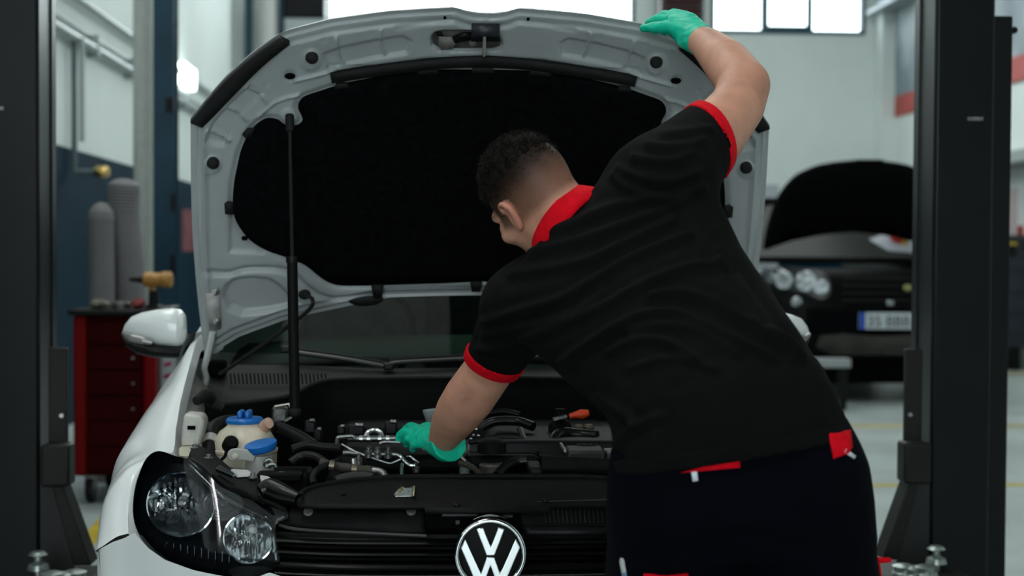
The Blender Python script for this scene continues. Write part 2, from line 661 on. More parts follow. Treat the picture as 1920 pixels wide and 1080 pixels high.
h = empty('heater_unit', (hx, 19.3, 4.0), 'grey boxy heater hung high beside the left window', 'heater')
MB().box2((hx - 0.27, 19.2, 4.1), (hx + 0.27, 19.85, 4.36)).build('casing', mat('heater_grey', (0.42, 0.46, 0.47), 0.5), h, bevel=0.02)
MB().box2((hx - 0.27, 19.2, 4.37), (hx + 0.27, 19.85, 4.75)).build('intake_hood', DARK_PLASTIC, h, bevel=0.02)
MB().box2((hx - 0.05, 19.85, 4.2), (hx + 0.05, 19.995, 4.5)).build('wall_bracket', DULL_STEEL, h)
fx0, fx1 = P(1240, 30, 19.5).x, P(1322, 30, 19.5).x
h = empty('extractor_fan', ((fx0 + fx1) / 2, 19.6, 4.3), 'dark square extractor fan housing between the two windows', 'fan')
MB().box2((fx0, 19.55, 4.28), (fx1, 19.97, 5.0)).build('housing', mat('fan_navy', (0.012, 0.016, 0.022), 0.5), h, bevel=0.02)
for k in range(5):
    zz = 4.36 + k * 0.12
    MB().box(((fx0 + fx1) / 2, 19.53, zz), ((fx1 - fx0) * 0.8, 0.03, 0.09), Matrix.Rotation(0.5, 3, 'X')).build('louvre', mat('fan_dark_red', (0.05, 0.012, 0.012), 0.5), h)

# left side: blue stanchion, white drain pipe, conduits, added glowing patch of light
Y = 9.0
x0, x1 = P(287, 300, Y).x, P(327, 300, Y).x
o = MB().box2((x0, Y, 0), (x1, Y + 0.012, ZC)).box2((x0, Y + 0.14, 0), (x1, Y + 0.152, ZC)).box2(((x0 + x1) / 2 - 0.006, Y + 0.012, 0), ((x0 + x1) / 2 + 0.006, Y + 0.14, ZC)).build('steel_stanchion', BLUE_STEEL)
tag(o, 'wide navy H-section steel stanchion right of the pale pipe', 'column', STAN)
for q0, q1 in (((x1 - 0.02, Y - 0.015, 1.5), (x1 + 0.004, Y, 1.6)), ((x1 - 0.02, Y - 0.015, 1.1), (x1 + 0.004, Y, 1.22)), ((x1 - 0.05, Y - 0.02, 2.12), (x1, Y, 2.2))):
    MB().box2(q0, q1).build('bolted_plate', DARK_PLASTIC, o)
Y = 9.25
cx = (P(250, 300, Y).x + P(287, 300, Y).x) / 2
pr = (P(287, 300, Y).x - P(250, 300, Y).x) / 2
o = empty('drain_pipe', (cx, Y, 0), 'pale grey vertical drain pipe beside the navy stanchion', 'pipe')
MB().lathe([(pr, 0), (pr, ZC - 0.01)], (cx, Y, 0), n=24).build('pipe', mat('pale_pvc', (0.40, 0.43, 0.40), 0.45, var=0.05), o)
for z in (0.7, 3.2, 5.2):
    MB().lathe([(pr + 0.008, -0.03), (pr + 0.008, 0.03)], (cx, Y, z), n=24).build('collar', mat('pale_pvc', (0.4, 0.4, 0.4)), o)
CONDUIT = mat('grey_conduit', (0.36, 0.40, 0.40), 0.4, 0.3)
z1 = PX(180, 101, XL).z
z2 = PX(190, 38, XL).z
o = empty('wall_conduit', (XL + 0.05, 8, z1), 'horizontal grey conduit with clamps along the left wall', 'conduit')
MB().tube([(XL + 0.05, 6.0, z1), (XL + 0.05, 18.4, z1)], 0.035, 10).build('pipe', CONDUIT, o)
MB().tube([(XL + 0.03, 6.0, z1 + 0.09), (XL + 0.03, 18.4, z1 + 0.09)], 0.014, 8).build('cable', CONDUIT, o)
for k in range(9):
    MB().box((XL + 0.045, 7.0 + k * 1.3, z1 + 0.02), (0.09, 0.05, 0.17)).build('clamp', CONDUIT, o, bevel=0.005)
o = MB().tube([(XL + 0.05, 6.0, z2), (XL + 0.05, 18.4, z2)], 0.03, 10).build('wall_conduit', CONDUIT)
tag(o, 'upper thin conduit on the left wall near the ceiling', 'conduit')
pv = PX(139, 200, XL + 0.05)
zv = PX(139, 322, XL + 0.05).z
o = empty('air_drop_pipe', (XL + 0.05, pv.y, zv), 'vertical air line on the left wall ending in a brass valve', 'pipe')
MB().tube([(XL + 0.05, pv.y, z1), (XL + 0.05, pv.y, zv + 0.04), (XL + 0.05, pv.y, zv), (XL + 0.22, pv.y, zv)], 0.022, 8).build('pipe', mat('conduit_dark', (0.10, 0.13, 0.14), 0.4, 0.3), o)
MB().tube([(XL + 0.09, pv.y + 0.06, z1), (XL + 0.09, pv.y + 0.06, zd + 0.05)], 0.02, 8).build('branch_pipe', CONDUIT, o)
MB().lathe([(0.03, 0), (0.042, 0.02), (0.042, 0.08), (0.03, 0.1)], (XL + 0.2, pv.y - 0.03, zv), (1, 0, 0), 14).build('brass_valve', mat('brass', (0.65, 0.45, 0.16), 0.3, 1.0), o)
c = PX(337, 146, XL)  # glowing box added for a bright patch of daylight; no lamp there
o = empty('light_patch', (XL, c.y, c.z), 'small patch of bright light on the left wall, put in as a glowing slab', 'lamp')
MB().box2((XL + 0.001, c.y - 0.4, c.z - 0.14), (XL + 0.04, c.y + 0.4, c.z + 0.14)).build('patch_backing', WALL, o)
MB().box2((XL + 0.04, c.y - 0.36, c.z - 0.1), (XL + 0.12, c.y + 0.3, c.z + 0.12)).build('glow_slab', mat('patch_glow', (1, 1, 1), 0.4, emit=(0.9, 1, 0.98), estr=6), o, bevel=0.02)

# red notice on the navy pillar edge seen beside the bonnet
c = PX(350, 432, XL)
tag(MB().box2((XL + 0.013, c.y - 0.35, c.z - 0.22), (XL + 0.02, c.y + 0.5, c.z + 0.22)).build('wall_notice', mat('faded_red', (0.16, 0.035, 0.04), 0.6, var=0.3, scale=8)),
    'faded red notice on the navy lower wall', 'sign')

# ------------------------------------------------------------------ two-post lift
LC = (P(1749, 540, 4.7).x + P(73, 540, 4.7).x) / 2
PAD = mat('galvanised', (0.30, 0.34, 0.32), 0.35, 0.7, var=0.3, scale=60)
CARR = mat('carriage_paint', (0.013, 0.013, 0.0115), 0.5, spec=0.2, var=0.15, scale=8)


def lift(side):
    """built on the right, mirrored for the left"""
    lx = 1 if side > 0 else -1
    rx = LC + lx * 1.62
    root = empty('lift_column', (rx, 4.8, 0),
                 ('dark two-post lift column standing right of the mechanic', 'dark two-post lift column at the left edge')[side < 0], 'car lift', 'columns of the two-post lift')

    def X(px): return P(px, 540, 4.7).x

    def put(mb, name, m, bevel=0.004):
        (mb if side > 0 else mb.mirror(LC)).build(name, m, root, bevel=bevel, merge=True)
    put(MB().box2((X(1749), 4.70, 0.02), (X(1861), 4.885, 3.9)), 'post', DARK_STEEL, 0.012)
    put(MB().box2((X(1749) - .006, 4.84, 0.02), (X(1760), 4.90, 3.9)), 'rear_flange', DARK_STEEL, 0.006)
    put(MB().box2((X(1864), 4.80, 0.02), (P(1893, 540, 4.80).x, 4.99, 2.07)), 'cable_cover', mat('cover_black', (0.006, 0.007, 0.007), 0.5, spec=0.2), 0.006)
    put(MB().box2((X(1809), 4.694, 1.70), (X(1838), 4.7, 1.712)), 'slot_cover', DULL_STEEL, 0)
    put(MB().lathe([(0.012, 0), (0.012, 0.03)], (P(1898, 58, 4.85).x, 4.83, P(1898, 58, 4.85).z), (0, 1, 0), 10), 'cable_guide', DARK_PLASTIC, 0)
    zt_ = P(1720, 655, 4.70).z
    put(MB().box2((X(1702), 4.715, 0.35), (X(1735), 4.735, zt_)), 'carriage', CARR, 0.004)
    z0, z1 = P(1700, 905, 4.66).z, P(1700, 828, 4.66).z
    put(MB().box2((X(1687), 4.63, z0), (X(1738), 4.715, z1)), 'lock_block', CARR, 0.01)
    put(MB().lathe([(0.007, 0), (0.007, 0.012)], (X(1711), 4.716, P(1711, 778, 4.7).z), (0, -1, 0), 10), 'bolt', STEEL, 0)
    put(MB().prism([(X(1703), 4.66, z0), (X(1722), 4.66, z0), (X(1684), 4.66, P(1684, 1050, 4.66).z), (X(1653), 4.66, P(1653, 1050, 4.66).z)], (0, 0.10, 0)), 'brace', CARR, 0.004)
    put(MB().prism([(X(1722), 4.70, z0), (X(1748), 4.70, z0), (X(1748), 4.70, 0.17), (X(1684), 4.70, 0.17)], (0, 0.012, 0)), 'gusset', mat('gusset_black', (0.004, 0.004, 0.004), 0.6), 0)
    put(MB().box2((X(1640), 4.5, 0.0), (X(1905), 5.2, 0.02)), 'base_plate', DARK_STEEL, 0.004)
    put(MB().box2((X(1655), 4.50, 0.10), (X(1765), 4.93, 0.17)), 'arm_pivot', CARR, 0.01)
    a0, a1 = Vector((X(1700), 4.45, 0.13)), Vector((LC + 0.72, 3.75, 0.13))
    d = (a1 - a0)
    rot = Matrix.Rotation(math.atan2(d.y, d.x), 3, 'Z')
    put(MB().box((a0 + a1) / 2, (d.length, 0.1, 0.07), rot), 'arm', CARR, 0.008)
    for k, (px, py) in enumerate(((1695, 1068), (1716, 1072), (1736, 1070))):
        c = P(px, py, 4.42 - 0.02 * k)
        put(MB().lathe([(0.03, -0.03), (0.038, -0.025), (0.038, -0.01), (0.033, -0.004), (0.033, 0.006), (0.037, 0.012), (0.02, 0.018)], c, n=18), 'height_adapter', PAD, 0)
    c = P(1755, 1058, 4.5)
    put(MB().lathe([(0.012, -0.12), (0.012, 0.0), (0.034, 0.004), (0.03, 0.02), (0.012, 0.03), (0.012, 0.045), (0.03, 0.05), (0.02, 0.06)], c, n=16), 'arm_lock_pin', PAD, 0)
    put(MB().box2((X(1676), 4.36, 0.17), (X(1768), 4.52, 0.225)), 'adapter_rack', CARR, 0.005)


lift(1)
lift(-1)

# ------------------------------------------------------------------ white hatchback
X0, YN = 0.112, 2.84
CAR = empty('hatchback_car', (X0, YN + 1.6, 0), 'white hatchback with its bonnet raised and engine bay open', 'car')
from mathutils.geometry import delaunay_2d_cdt
PLAN = spline([(0, 0), (.3, .015), (.5, .07), (.65, .15), (.76, .235), (.80, .262), (.828, .285), (.845, .315), (.855, .355), (.866, .41), (.878, .48), (.882, .56), (.882, .62)], 6)
PLX, PLY = 1.0 * np.array([p[0] for p in PLAN]), np.array([p[1] for p in PLAN])


def nose_y(x, z):
    return YN + np.interp(abs(x - X0), PLX, PLY) + 0.6 * max(0.0, z - 0.62)


def NS(px, py, off=0.0):
    """pixel -> the point of the car's nose surface, moved inward by off"""
    Y = 3.0
    for _ in range(12):
        q = P(px, py, Y)
        Y = 0.5 * Y + 0.5 * (nose_y(q.x, q.z) + off)
    return P(px, py, Y)


def mx(p):
    """mirror image of a point on the other side of the car"""
    return Vector((2 * X0 - p[0], p[1], p[2]))


def fill(poly, step):
    """triangulated fill of a 2D polygon with inner points"""
    poly = [Vector((float(p[0]), float(p[1]))) for p in poly]
    pa = np.array([(p.x, p.y) for p in poly])
    g = np.stack(np.meshgrid(np.arange(pa[:, 0].min(), pa[:, 0].max(), step), np.arange(pa[:, 1].min(), pa[:, 1].max(), step)), -1).reshape(-1, 2)
    g = g[inpoly(g, pa)]
    ring = np.vstack([pa, pa[:1]])
    if len(g): g = g[polydist(g, ring) > step * 0.45]
    n = len(poly)
    vs, es, fs, *_ = delaunay_2d_cdt(poly + [Vector((float(a), float(b))) for a, b in g], [(i, (i + 1) % n) for i in range(n)], [], 1, 1e-6)
    return vs, fs


def patch(poly, fn, name, material, parent, thick=0.0, step=14, mirror=False, smooth=50, both=False):
    """polygon traced in photo pixels laid on the surface fn(px, py) -> point"""
    vs, fs = fill(poly, step)
    m = MB().add([fn(v.x, v.y) for v in vs], fs)
    o = m.build(name, material, parent, solid=thick, smooth=smooth, merge=True)
    if both:
        m.mirror(X0).build(name, material, parent, solid=thick, smooth=smooth, merge=True)
    return o


# --- fenders: sections (distance from the centre line, height) from the bonnet gap outward and down
SEC = [(3.13, [(.790, .632), (.815, .625), (.845, .605), (.858, .597), (.862, .592)]),
       (3.17, [(.800, .669), (.828, .662), (.855, .635), (.866, .61), (.868, .592)]),
       (3.22, [(.796, .743), (.825, .735), (.855, .70), (.872, .65), (.877, .592)]),
       (3.25, [(.776, .770), (.818, .757), (.855, .716), (.877, .66), (.883, .592)]),
       (3.28, [(.748, .785), (.808, .765), (.853, .725), (.880, .66), (.889, .592)]),
       (3.30, [(.724, .785), (.790, .768), (.845, .733), (.880, .67), (.893, .592)]),
       (3.36, [(.731, .797), (.790, .786), (.848, .757), (.887, .69), (.898, .60)]),
       (3.45, [(.745, .818), (.792, .812), (.845, .786), (.885, .73), (.903, .62), (.900, .5)]),
       (3.60, [(.760, .872), (.790, .866), (.835, .832), (.873, .75), (.897, .64), (.902, .5)]),
       (3.75, [(.768, .930), (.786, .926), (.815, .880), (.862, .79), (.890, .68), (.897, .5)]),
       (3.93, [(.776, 1.00), (.788, .996), (.818, .935), (.860, .85), (.886, .72), (.892, .5)]),
       (4.12, [(.776, 1.02), (.790, 1.013), (.830, .955), (.868, .87), (.890, .72), (.895, .5)])]


def fender_rows():
    rows = []
    ys = [s[0] for s in SEC]
    prof = [np.array(spline([(a - .0165, z) for a, z in s[1]], 6)) for s in SEC]
    N = 26
    res = []
    for p in prof:
        seg = np.r_[0, np.cumsum(np.linalg.norm(np.diff(p, axis=0), axis=1))]
        t = np.linspace(0, seg[-1], N)
        res.append(np.stack([np.interp(t, seg, p[:, 0]), np.interp(t, seg, p[:, 1])], 1))
    Ys = np.unique(np.r_[np.linspace(3.13, 3.36, 16), np.linspace(3.36, 4.12, 26)])
    for Y in Ys:
        i = min(max(np.searchsorted(ys, Y) - 1, 0), len(ys) - 2)
        t = (Y - ys[i]) / (ys[i + 1] - ys[i])
        q = res[i] * (1 - t) + res[i + 1] * t
        q = q.copy()
        zb = q[-1, 1]
        if abs(Y - 3.72) < 0.37:
            arch = 0.31 + math.sqrt(0.37 ** 2 - (Y - 3.72) ** 2)
            keep = max(arch, 0.25)
            top = q[0, 1]
            q[:, 1] = top - (top - q[:, 1]) * min(1.0, (top - keep) / (top - zb)) if keep > zb else q[:, 1]
            if keep < zb:
                ext = np.linspace(0, 1, N) ** 3 * (zb - keep)
                q[:, 1] -= ext
        elif Y > 4.08:
            q[:, 1] -= np.linspace(0, 1, N) ** 3 * (zb - 0.24)
        # close the lip inward
        lip = [(q[-1, 0] - .007, q[-1, 1] - .002), (q[-1, 0] - .014, q[-1, 1] - .06)] if Y < 3.35 else [(q[-1, 0] - 0.02, q[-1, 1] + 0.003), (q[-1, 0] - 0.05, q[-1, 1] + 0.02)]
        ww = .05 if Y < 3.285 else .012
        inn = [(q[0, 0] - ww, q[0, 1] - 0.03), (q[0, 0] - 0.003, q[0, 1] - 0.006)]
        rows.append([(X0 - a, Y, z) for a, z in inn + q.tolist() + lip])
    return rows


m = MB().grid(fender_rows())
m.build('front_fender', WHITE_PAINT, CAR, smooth=60, merge=True)
m.mirror(X0).build('front_fender', WHITE_PAINT, CAR, smooth=60, merge=True)

# --- bumper: wraps the nose below lamps and grille
HL_OUT = [(299, 846), (332, 856), (361, 863), (384, 882), (406, 905), (428, 920), (448, 930), (495, 945), (535, 962), (538, 973), (518, 984),
          (519, 1017), (524, 1057), (498, 1072), (470, 1080), (425, 1076), (361, 1063), (309, 1044), (274, 1018), (256, 990), (250, 959), (253, 920), (262, 888), (277, 858)]
low = [NS(a, b) for a, b in HL_OUT[12:20]]
lx_ = np.array([X0 - p.x for p in low]); lz_ = np.array([p.z for p in low])
o_ = np.argsort(lx_); lx_, lz_ = lx_[o_], lz_[o_]
rows = []
for i in range(0, len(PLX)):
    a, y = PLX[i], PLY[i]
    if a < 0.40: zt_ = 0.575
    elif a < lx_[0]: zt_ = 0.575 + (lz_[0] - 0.575) * (a - 0.40) / (lx_[0] - 0.40) - 0.004
    elif a < lx_[-1]: zt_ = np.interp(a, lx_, lz_) - 0.006
    else: zt_ = float(np.interp(a, [lx_[-1], .773, .80, .83, .845, .9], [lz_[-1] - .006, .631, .620, .602, .591, .589]))
    col = []
    for k in range(15):
        t = k / 14
        z = zt_ - (zt_ - 0.2) * t
        bul = 0.035 * math.exp(-((z - 0.42) / 0.09) ** 2)
        col.append((X0 - a, YN + y - bul * (1 - a / 1.1) + 0.06 * max(0, 0.3 - z) / 0.1 * 0.5, z))
    col.insert(0, (X0 - a + 0.01, YN + y + 0.03, zt_ - 0.012))
    rows.append(col)
left = rows
full = [[tuple(mx(q)) for q in r] for r in reversed(rows[1:])] + left
MB().grid(full, flip=True).build('front_bumper', WHITE_PAINT, CAR, smooth=60, merge=True)

# --- lower body, cabin and glass
bod = []
for Y, hw, zb, zt in ((4.13, .893, .24, 1.01), (4.6, .893, .23, .99), (5.4, .893, .23, .985), (6.2, .885, .24, .99), (6.75, .85, .28, .99), (7.0, .76, .36, .96)):
    bod.append([(X0 - a, Y, z) for a, z in ((hw - .12, zb), (hw - .03, zb + .01), (hw - .01, zb + .12), (hw, .55), (hw - .005, .75), (hw - .03, .88), (hw - .075, zt), (hw - .14, zt + .01))])
bl = MB().grid(bod, flip=True)
br = bl.mirror(X0)
for s in (bl, br):
    s.build('side_panel', WHITE_PAINT, CAR, smooth=40, merge=True)
tail = [r[-1] for r in bod]
MB().grid([bod[-1], [tuple(mx(q)) for q in bod[-1]]]).build('tailgate', WHITE_PAINT, CAR, merge=True)
MB().grid([[(X0 - .78, Y, .27), (X0 + .78, Y, .27)] for Y in (3.9, 6.9)]).build('floor_pan', DARK_PLASTIC, CAR)
for s in (-1, 1):
    mm = MB()
    top = [(4.95, .60, 1.40), (5.3, .60, 1.455), (5.9, .60, 1.46), (6.4, .585, 1.43)]
    bot = [(4.20, .765, .985), (5.0, .815, .99), (6.0, .815, .995), (6.85, .77, .99)]
    t4 = spline([(X0 + s * a, y, z) for y, a, z in top], 4)
    b4 = spline([(X0 + s * a, y, z) for y, a, z in bot], 4)
    mm.grid([t4, b4], flip=s > 0)
    mm.build('side_window', glass('dark_glass', (0.10, 0.14, 0.13), 0.2), CAR)
    MB().tube([b4[0], t4[0]], [0.045, 0.035], 10).build('windscreen_pillar', WHITE_PAINT, CAR)
    MB().tube(t4, 0.03, 8).build('roof_rail', WHITE_PAINT, CAR)
    MB().tube([t4[-1], b4[-1]], 0.06, 8).build('rear_pillar', WHITE_PAINT, CAR)
MB().grid([[(X0 + a * w, y, z - 0.05 * a * a) for a in np.linspace(-1, 1, 9)] for y, w, z in ((4.93, .60, 1.425), (5.3, .61, 1.48), (5.9, .61, 1.485), (6.42, .6, 1.455))]).build('roof', WHITE_PAINT, CAR, solid=0.02)
MB().grid([[(X0 - .6, 6.42, 1.43), (X0 + .6, 6.42, 1.43)], [(X0 - .77, 6.9, .97), (X0 + .77, 6.9, .97)]]).build('rear_window', glass('dark_glass'), CAR)
WS = []
for t in np.linspace(0, 1, 9):
    WS.append([(X0 + a * (.775 - .185 * t), 4.20 + 0.73 * t + 0.17 * a * a * (1 - .4 * t) - 0.05, .945 + .455 * t - 0.02 * t * (1 - t)) for a in np.linspace(-1, 1, 17)])
MB().grid(WS).build('windscreen', glass('green_glass', (0.30, 0.46, 0.38), 0.06), CAR, smooth=180)
MB().grid([[(X0 + a * .72, y, z + 0.03 * (1 - a * a)) for a in np.linspace(-1, 1, 9)] for y, z in ((4.30, .90), (4.5, .93), (4.75, .935), (4.82, .85))]).build('dashboard', mat('dash_grey', (0.03, 0.03, 0.03), 0.7), CAR, solid=0.02)
SEATC = mat('seat_cloth', (0.10, 0.115, 0.105), 0.9, var=0.2)
for s in (-1, 1):
    seat = MB().box((X0 + s * 0.37, 5.35, 0.85), (0.46, 0.14, 0.62), Matrix.Rotation(-0.25, 3, 'X')).build('seat_back', SEATC, CAR, bevel=0.05)
    MB().box((X0 + s * 0.37, 5.46, 1.24), (0.26, 0.09, 0.17), Matrix.Rotation(-0.2, 3, 'X')).build('headrest', SEATC, seat, bevel=0.03)
MB().box((X0, 6.15, 0.95), (1.25, 0.15, 0.55)).build('rear_bench', SEATC, CAR, bevel=0.05)
MB().tube([(X0 - .37 + .19 * math.cos(a), 4.93 + .06 * math.sin(a), .97 + .18 * math.sin(a)) for a in np.linspace(0, 2 * math.pi, 25)[:-1]], 0.014, 8, closed=True).build('steering_wheel', DARK_PLASTIC, CAR)

# --- wheels
TYRE = mat('tyre', (0.012, 0.012, 0.012), 0.8, var=0.2)
for yy in (3.72, 6.3):
    for s in (-1, 1):
        c = (X0 + s * 0.77, yy, 0.316)
        w = MB().lathe([(.20, -.09), (.29, -.1), (.312, -.07), (.316, 0), (.312, .07), (.29, .1), (.20, .09)], c, (s, 0, 0), 40).build('wheel', TYRE, CAR, smooth=40)
        MB().lathe([(.02, .05), (.06, .075), (.19, .06), (.205, .092), (.21, .08)], c, (s, 0, 0), 32).build('rim', DULL_STEEL, w, smooth=40)

# --- door mirrors
def door_mirror(flip):
    def T(m): return m.mirror(X0) if flip else m
    prof = [(231, 622, 3, .012), (236, 618, 11, .03), (248, 613, 20, .05), (268, 612.5, 27, .065), (295, 613.5, 33, .078), (322, 614.5, 36.5, .085), (338, 616, 35, .082), (345, 618, 29, .06), (347.5, 620, 18, .03)]
    rows = []
    for px, cy, hh, b in prof:
        c = P(px, cy, 4.24)
        sc = 4.24 / F
        r = []
        for k in range(24):
            a = 2 * math.pi * k / 24
            ca, sa = math.cos(a), math.sin(a)
            f = (abs(ca) ** 2.6 + abs(sa) ** 2.6) ** (-1 / 2.6)
            zz = sa * f * hh * sc
            r.append((c.x, c.y - ca * f * b * 0.8, c.z + max(zz, -hh * sc)))
        rows.append(r)
    m = MB().grid(rows, closed=True)
    m.f.append(tuple(range(24))[::-1]); m.f.append(tuple(len(rows) * 24 - 24 + k for k in range(24)))
    root = T(m).build('door_mirror', WHITE_PAINT, CAR, smooth=50, merge=True)
    rows = []
    for px, cy, hh, b in [(230, 628, 3, .015), (240, 641, 9, .045), (260, 650, 13, .068), (290, 656, 14, .075), (330, 658, 13.5, .072), (352, 659, 13, .055), (372, 659, 13, .05), (392, 660, 12, .05)]:
        c = P(px, cy, 4.24); sc = 4.24 / F
        rows.append([(c.x, c.y - math.cos(2 * math.pi * k / 16) * b, c.z + math.sin(2 * math.pi * k / 16) * hh * sc) for k in range(16)])
    m = MB().grid(rows, closed=True)
    m.f.append(tuple(range(16))[::-1]); m.f.append(tuple(len(rows) * 16 - 16 + k for k in range(16)))
    T(m).build('mirror_foot', DARK_PLASTIC, root, smooth=60, merge=True)
    m = MB().tube([P(231, 624, 4.19), P(245, 633, 4.165), (P(265, 638, 4.157)), P(286, 643, 4.153)], [.006, .012, .012, .006], 8, smooth=4)
    T(m).build('indicator_lamp', mat('smoke_lens', (0.16, 0.16, 0.15), 0.12, spec=0.6), root)


door_mirror(False)
door_mirror(True)

# ------------------------------------------------------------------ bonnet (seen from below)
HA = math.radians(59)
HX = X0 + 0.012
HO = Vector((HX, 3.93, 0.985))
HD = Vector((0, -math.cos(HA), math.sin(HA)))
HN = Vector((0, math.sin(HA), math.cos(HA)))


def dome(u, v):
    return 0.05 * (1 - (u / 0.75) ** 2) - 0.10 * np.maximum(0, (v - 0.62) / 0.4) ** 2


def HP(u, v, g=0.0):
    """bonnet point; g lifts it toward the viewer's (under) side"""
    return HO + Vector((u, 0, 0)) + HD * float(v) + HN * float(dome(u, v) - g)


def hood_uv(px, py, g=0.0):
    d = ray(px, py)
    u, v = 0.0, 0.5
    for _ in range(14):
        o = HO + HN * float(dome(u, v) - g)
        t = (o - CAM_POS).dot(HN) / d.dot(HN)
        q = CAM_POS + d * t - o
        u, v = q.x, q.dot(HD)
    return u, v


def HS(g):
    return lambda px, py: HP(*hood_uv(px, py, g), g)


TOP = [(357, 222), (376, 198), (418, 149), (470, 101), (526, 61), (541, 56), (619, 36), (729, 21), (800, 16.5), (855, 14), (872, 20.5), (888, 24.5), (905, 25.5)]
BOT = [(383, 664), (392, 666), (447, 632), (534, 600), (586, 588), (680, 568), (729, 558), (820, 555), (905, 554)]
tuv = [hood_uv(*p) for p in TOP]
buv = [hood_uv(*p) for p in BOT]
hw_b, v_b, hw_t, v_t = -buv[0][0], buv[0][1], -tuv[0][0], tuv[0][1]


def hwid(v):
    t = np.clip((v - v_b) / (v_t - v_b), 0, 1)
    return hw_b + (hw_t - hw_b) * t + 0.012 * np.sin(math.pi * t)


ts = np.array([abs(u) / float(hwid(v)) for u, v in tuv])[::-1]; tv = np.array([v for u, v in tuv])[::-1]
bs = np.array([abs(u) / float(hwid(v)) for u, v in buv])[::-1]; bv = np.array([v for u, v in buv])[::-1]
ts[0] = bs[0] = 0; ts[-1] = bs[-1] = 1
NSX, NTY = 361, 241
S_, T_ = np.meshgrid(np.linspace(-1, 1, NSX), np.linspace(0, 1, NTY), indexing='ij')
VT, VB = np.interp(np.abs(S_), ts, tv), np.interp(np.abs(S_), bs, bv)
V_ = VB + (VT - VB) * T_
U_ = S_ * hwid(V_)
W_ = dome(U_, V_)


def surf(U, V, W):
    return (np.array(HO)[None] + U.ravel()[:, None] * np.array((1, 0, 0)) + V.ravel()[:, None] * np.array(HD) + W.ravel()[:, None] * np.array(HN))


base = surf(U_, V_, W_)
qt = proj(base)                                   # true pixels
ql = proj(surf(-np.abs(U_), V_, W_))              # pixels of the left-hand twin
side = [(357, 222), (360, 330), (364, 480), (369, 580), (375, 640), (383, 664)]
dE = np.minimum(polydist(ql, TOP), np.minimum(polydist(ql, BOT), polydist(ql, side)))
PADL = [(905, 128), (880, 128), (823, 128), (782, 131), (726, 138), (658, 151), (628, 159), (600, 168), (573, 177), (563, 186), (560, 196), (567, 211), (568, 222), (560, 230), (545, 232), (534, 229), (521, 220), (502, 218),
        (486, 226), (472, 240), (463, 255), (453, 278), (446, 308), (440, 340), (438, 375), (442, 402), (457, 428), (476, 447), (502, 462), (534, 473), (552, 480), (573, 489), (593, 505), (606, 515), (619, 522), (640, 527), (696, 527), (826, 523), (905, 519)]
dP = np.where(inpoly(ql, PADL + [(930, 519), (930, 128)]), 0, polydist(ql, PADL))
g = 0.009 * sstep(7, 12, dE) + 0.009 * sstep(19, 27, dE)
g -= 0.008 * sstep(13, 2, dP)


def pocket(poly, depth, soft, q=ql):
    global g
    ins = inpoly(q, poly)
    d = polydist(q, list(poly) + [poly[0]])
    g -= depth * sstep(-soft, soft, np.where(ins, d, -d))


def ridge(line, h, sig, q=ql):
    global g
    g += h * np.exp(-(polydist(q, spline(line, 5) if len(line) > 2 else line) / sig) ** 2)


pocket([(608, 96), (640, 84), (700, 71), (755, 63), (770, 72), (764, 95), (700, 105), (640, 119), (617, 126)], 0.011, 3.5)
pocket([(386, 262), (399, 228), (430, 191), (470, 154), (494, 170), (456, 206), (432, 238), (424, 268)], 0.010, 3.5)
pocket([(424, 532), (440, 519), (470, 515), (505, 518), (525, 531), (545, 549), (562, 562), (540, 571), (500, 579), (455, 583), (430, 572), (421, 552)], 0.018, 6)
pocket([(433, 392), (440, 402), (457, 428), (476, 447), (500, 464), (492, 469), (432, 466)], 0.010, 4)
pocket([(612, 118), (625, 150), (700, 140), (800, 125), (905, 122), (905, 100), (800, 103), (700, 117)], 0.006, 3)
for L in ([(465, 159), (488, 170), (505, 188)], [(426, 196), (448, 206), (465, 220)], [(390, 240), (410, 247), (432, 258)]):
    ridge(L, 0.009, 2.6)
for L in ([(631, 65), (637, 95), (645, 115)], [(714, 52), (717, 75), (723, 98)]):
    ridge(L, 0.009, 2.6)
for L in ([(486, 212), (520, 185), (562, 172)], [(553, 146), (600, 135), (630, 126)]):
    ridge(L, 0.007, 3)
ridge([(389, 505), (430, 507), (455, 500), (480, 498), (520, 499), (548, 507), (575, 532), (604, 551), (650, 556), (720, 550), (905, 545)], -0.012, 5)
ridge([(384, 250), (386, 340), (388, 440), (391, 560), (394, 610)], 0.009, 4.5)
ridge([(373, 236), (376, 400), (384, 600)], -0.003, 2.5)
for c, r, h in (((585, 107), 24, 0.009), ((400, 303), 20, 0.008), ((545, 137), 14, -0.004), ((543, 213), 20, 0.006)):
    g += h * sstep(r, r * 0.55, np.hypot(ql[:, 0] - c[0], ql[:, 1] - c[1]))
for c in ((558, 84), (607, 71), (695, 57), (500, 154), (460, 440), (511, 455), (433, 540), (437, 571)):
    r = np.hypot(ql[:, 0] - c[0], ql[:, 1] - c[1])
    g -= 0.003 * np.exp(-((r - 3.6) / 1.4) ** 2)
ridge([(745, 48), (800, 40), (850, 36), (870, 45), (905, 48)], -0.004, 4)
pocket([(815, 56), (830, 53), (915, 53), (935, 62), (941, 76), (938, 87), (925, 90), (850, 91), (825, 90), (810, 82), (808, 66)], 0.020, 2.5, qt)
V1 = surf(U_, V_, W_ - g.reshape(U_.shape))
V2 = surf(U_, V_, W_ + 0.006 * (1 - np.abs(S_) ** 30))
n1 = len(V1)
I = np.arange(NSX * NTY).reshape(NSX, NTY)
q1 = np.stack([I[:-1, :-1], I[:-1, 1:], I[1:, 1:], I[1:, :-1]], -1).reshape(-1, 4)
k = 8
sx, sy = np.r_[np.arange(0, NSX, k)], np.r_[np.arange(0, NTY, k)]
I2 = I[np.ix_(sx, sy)] + n1
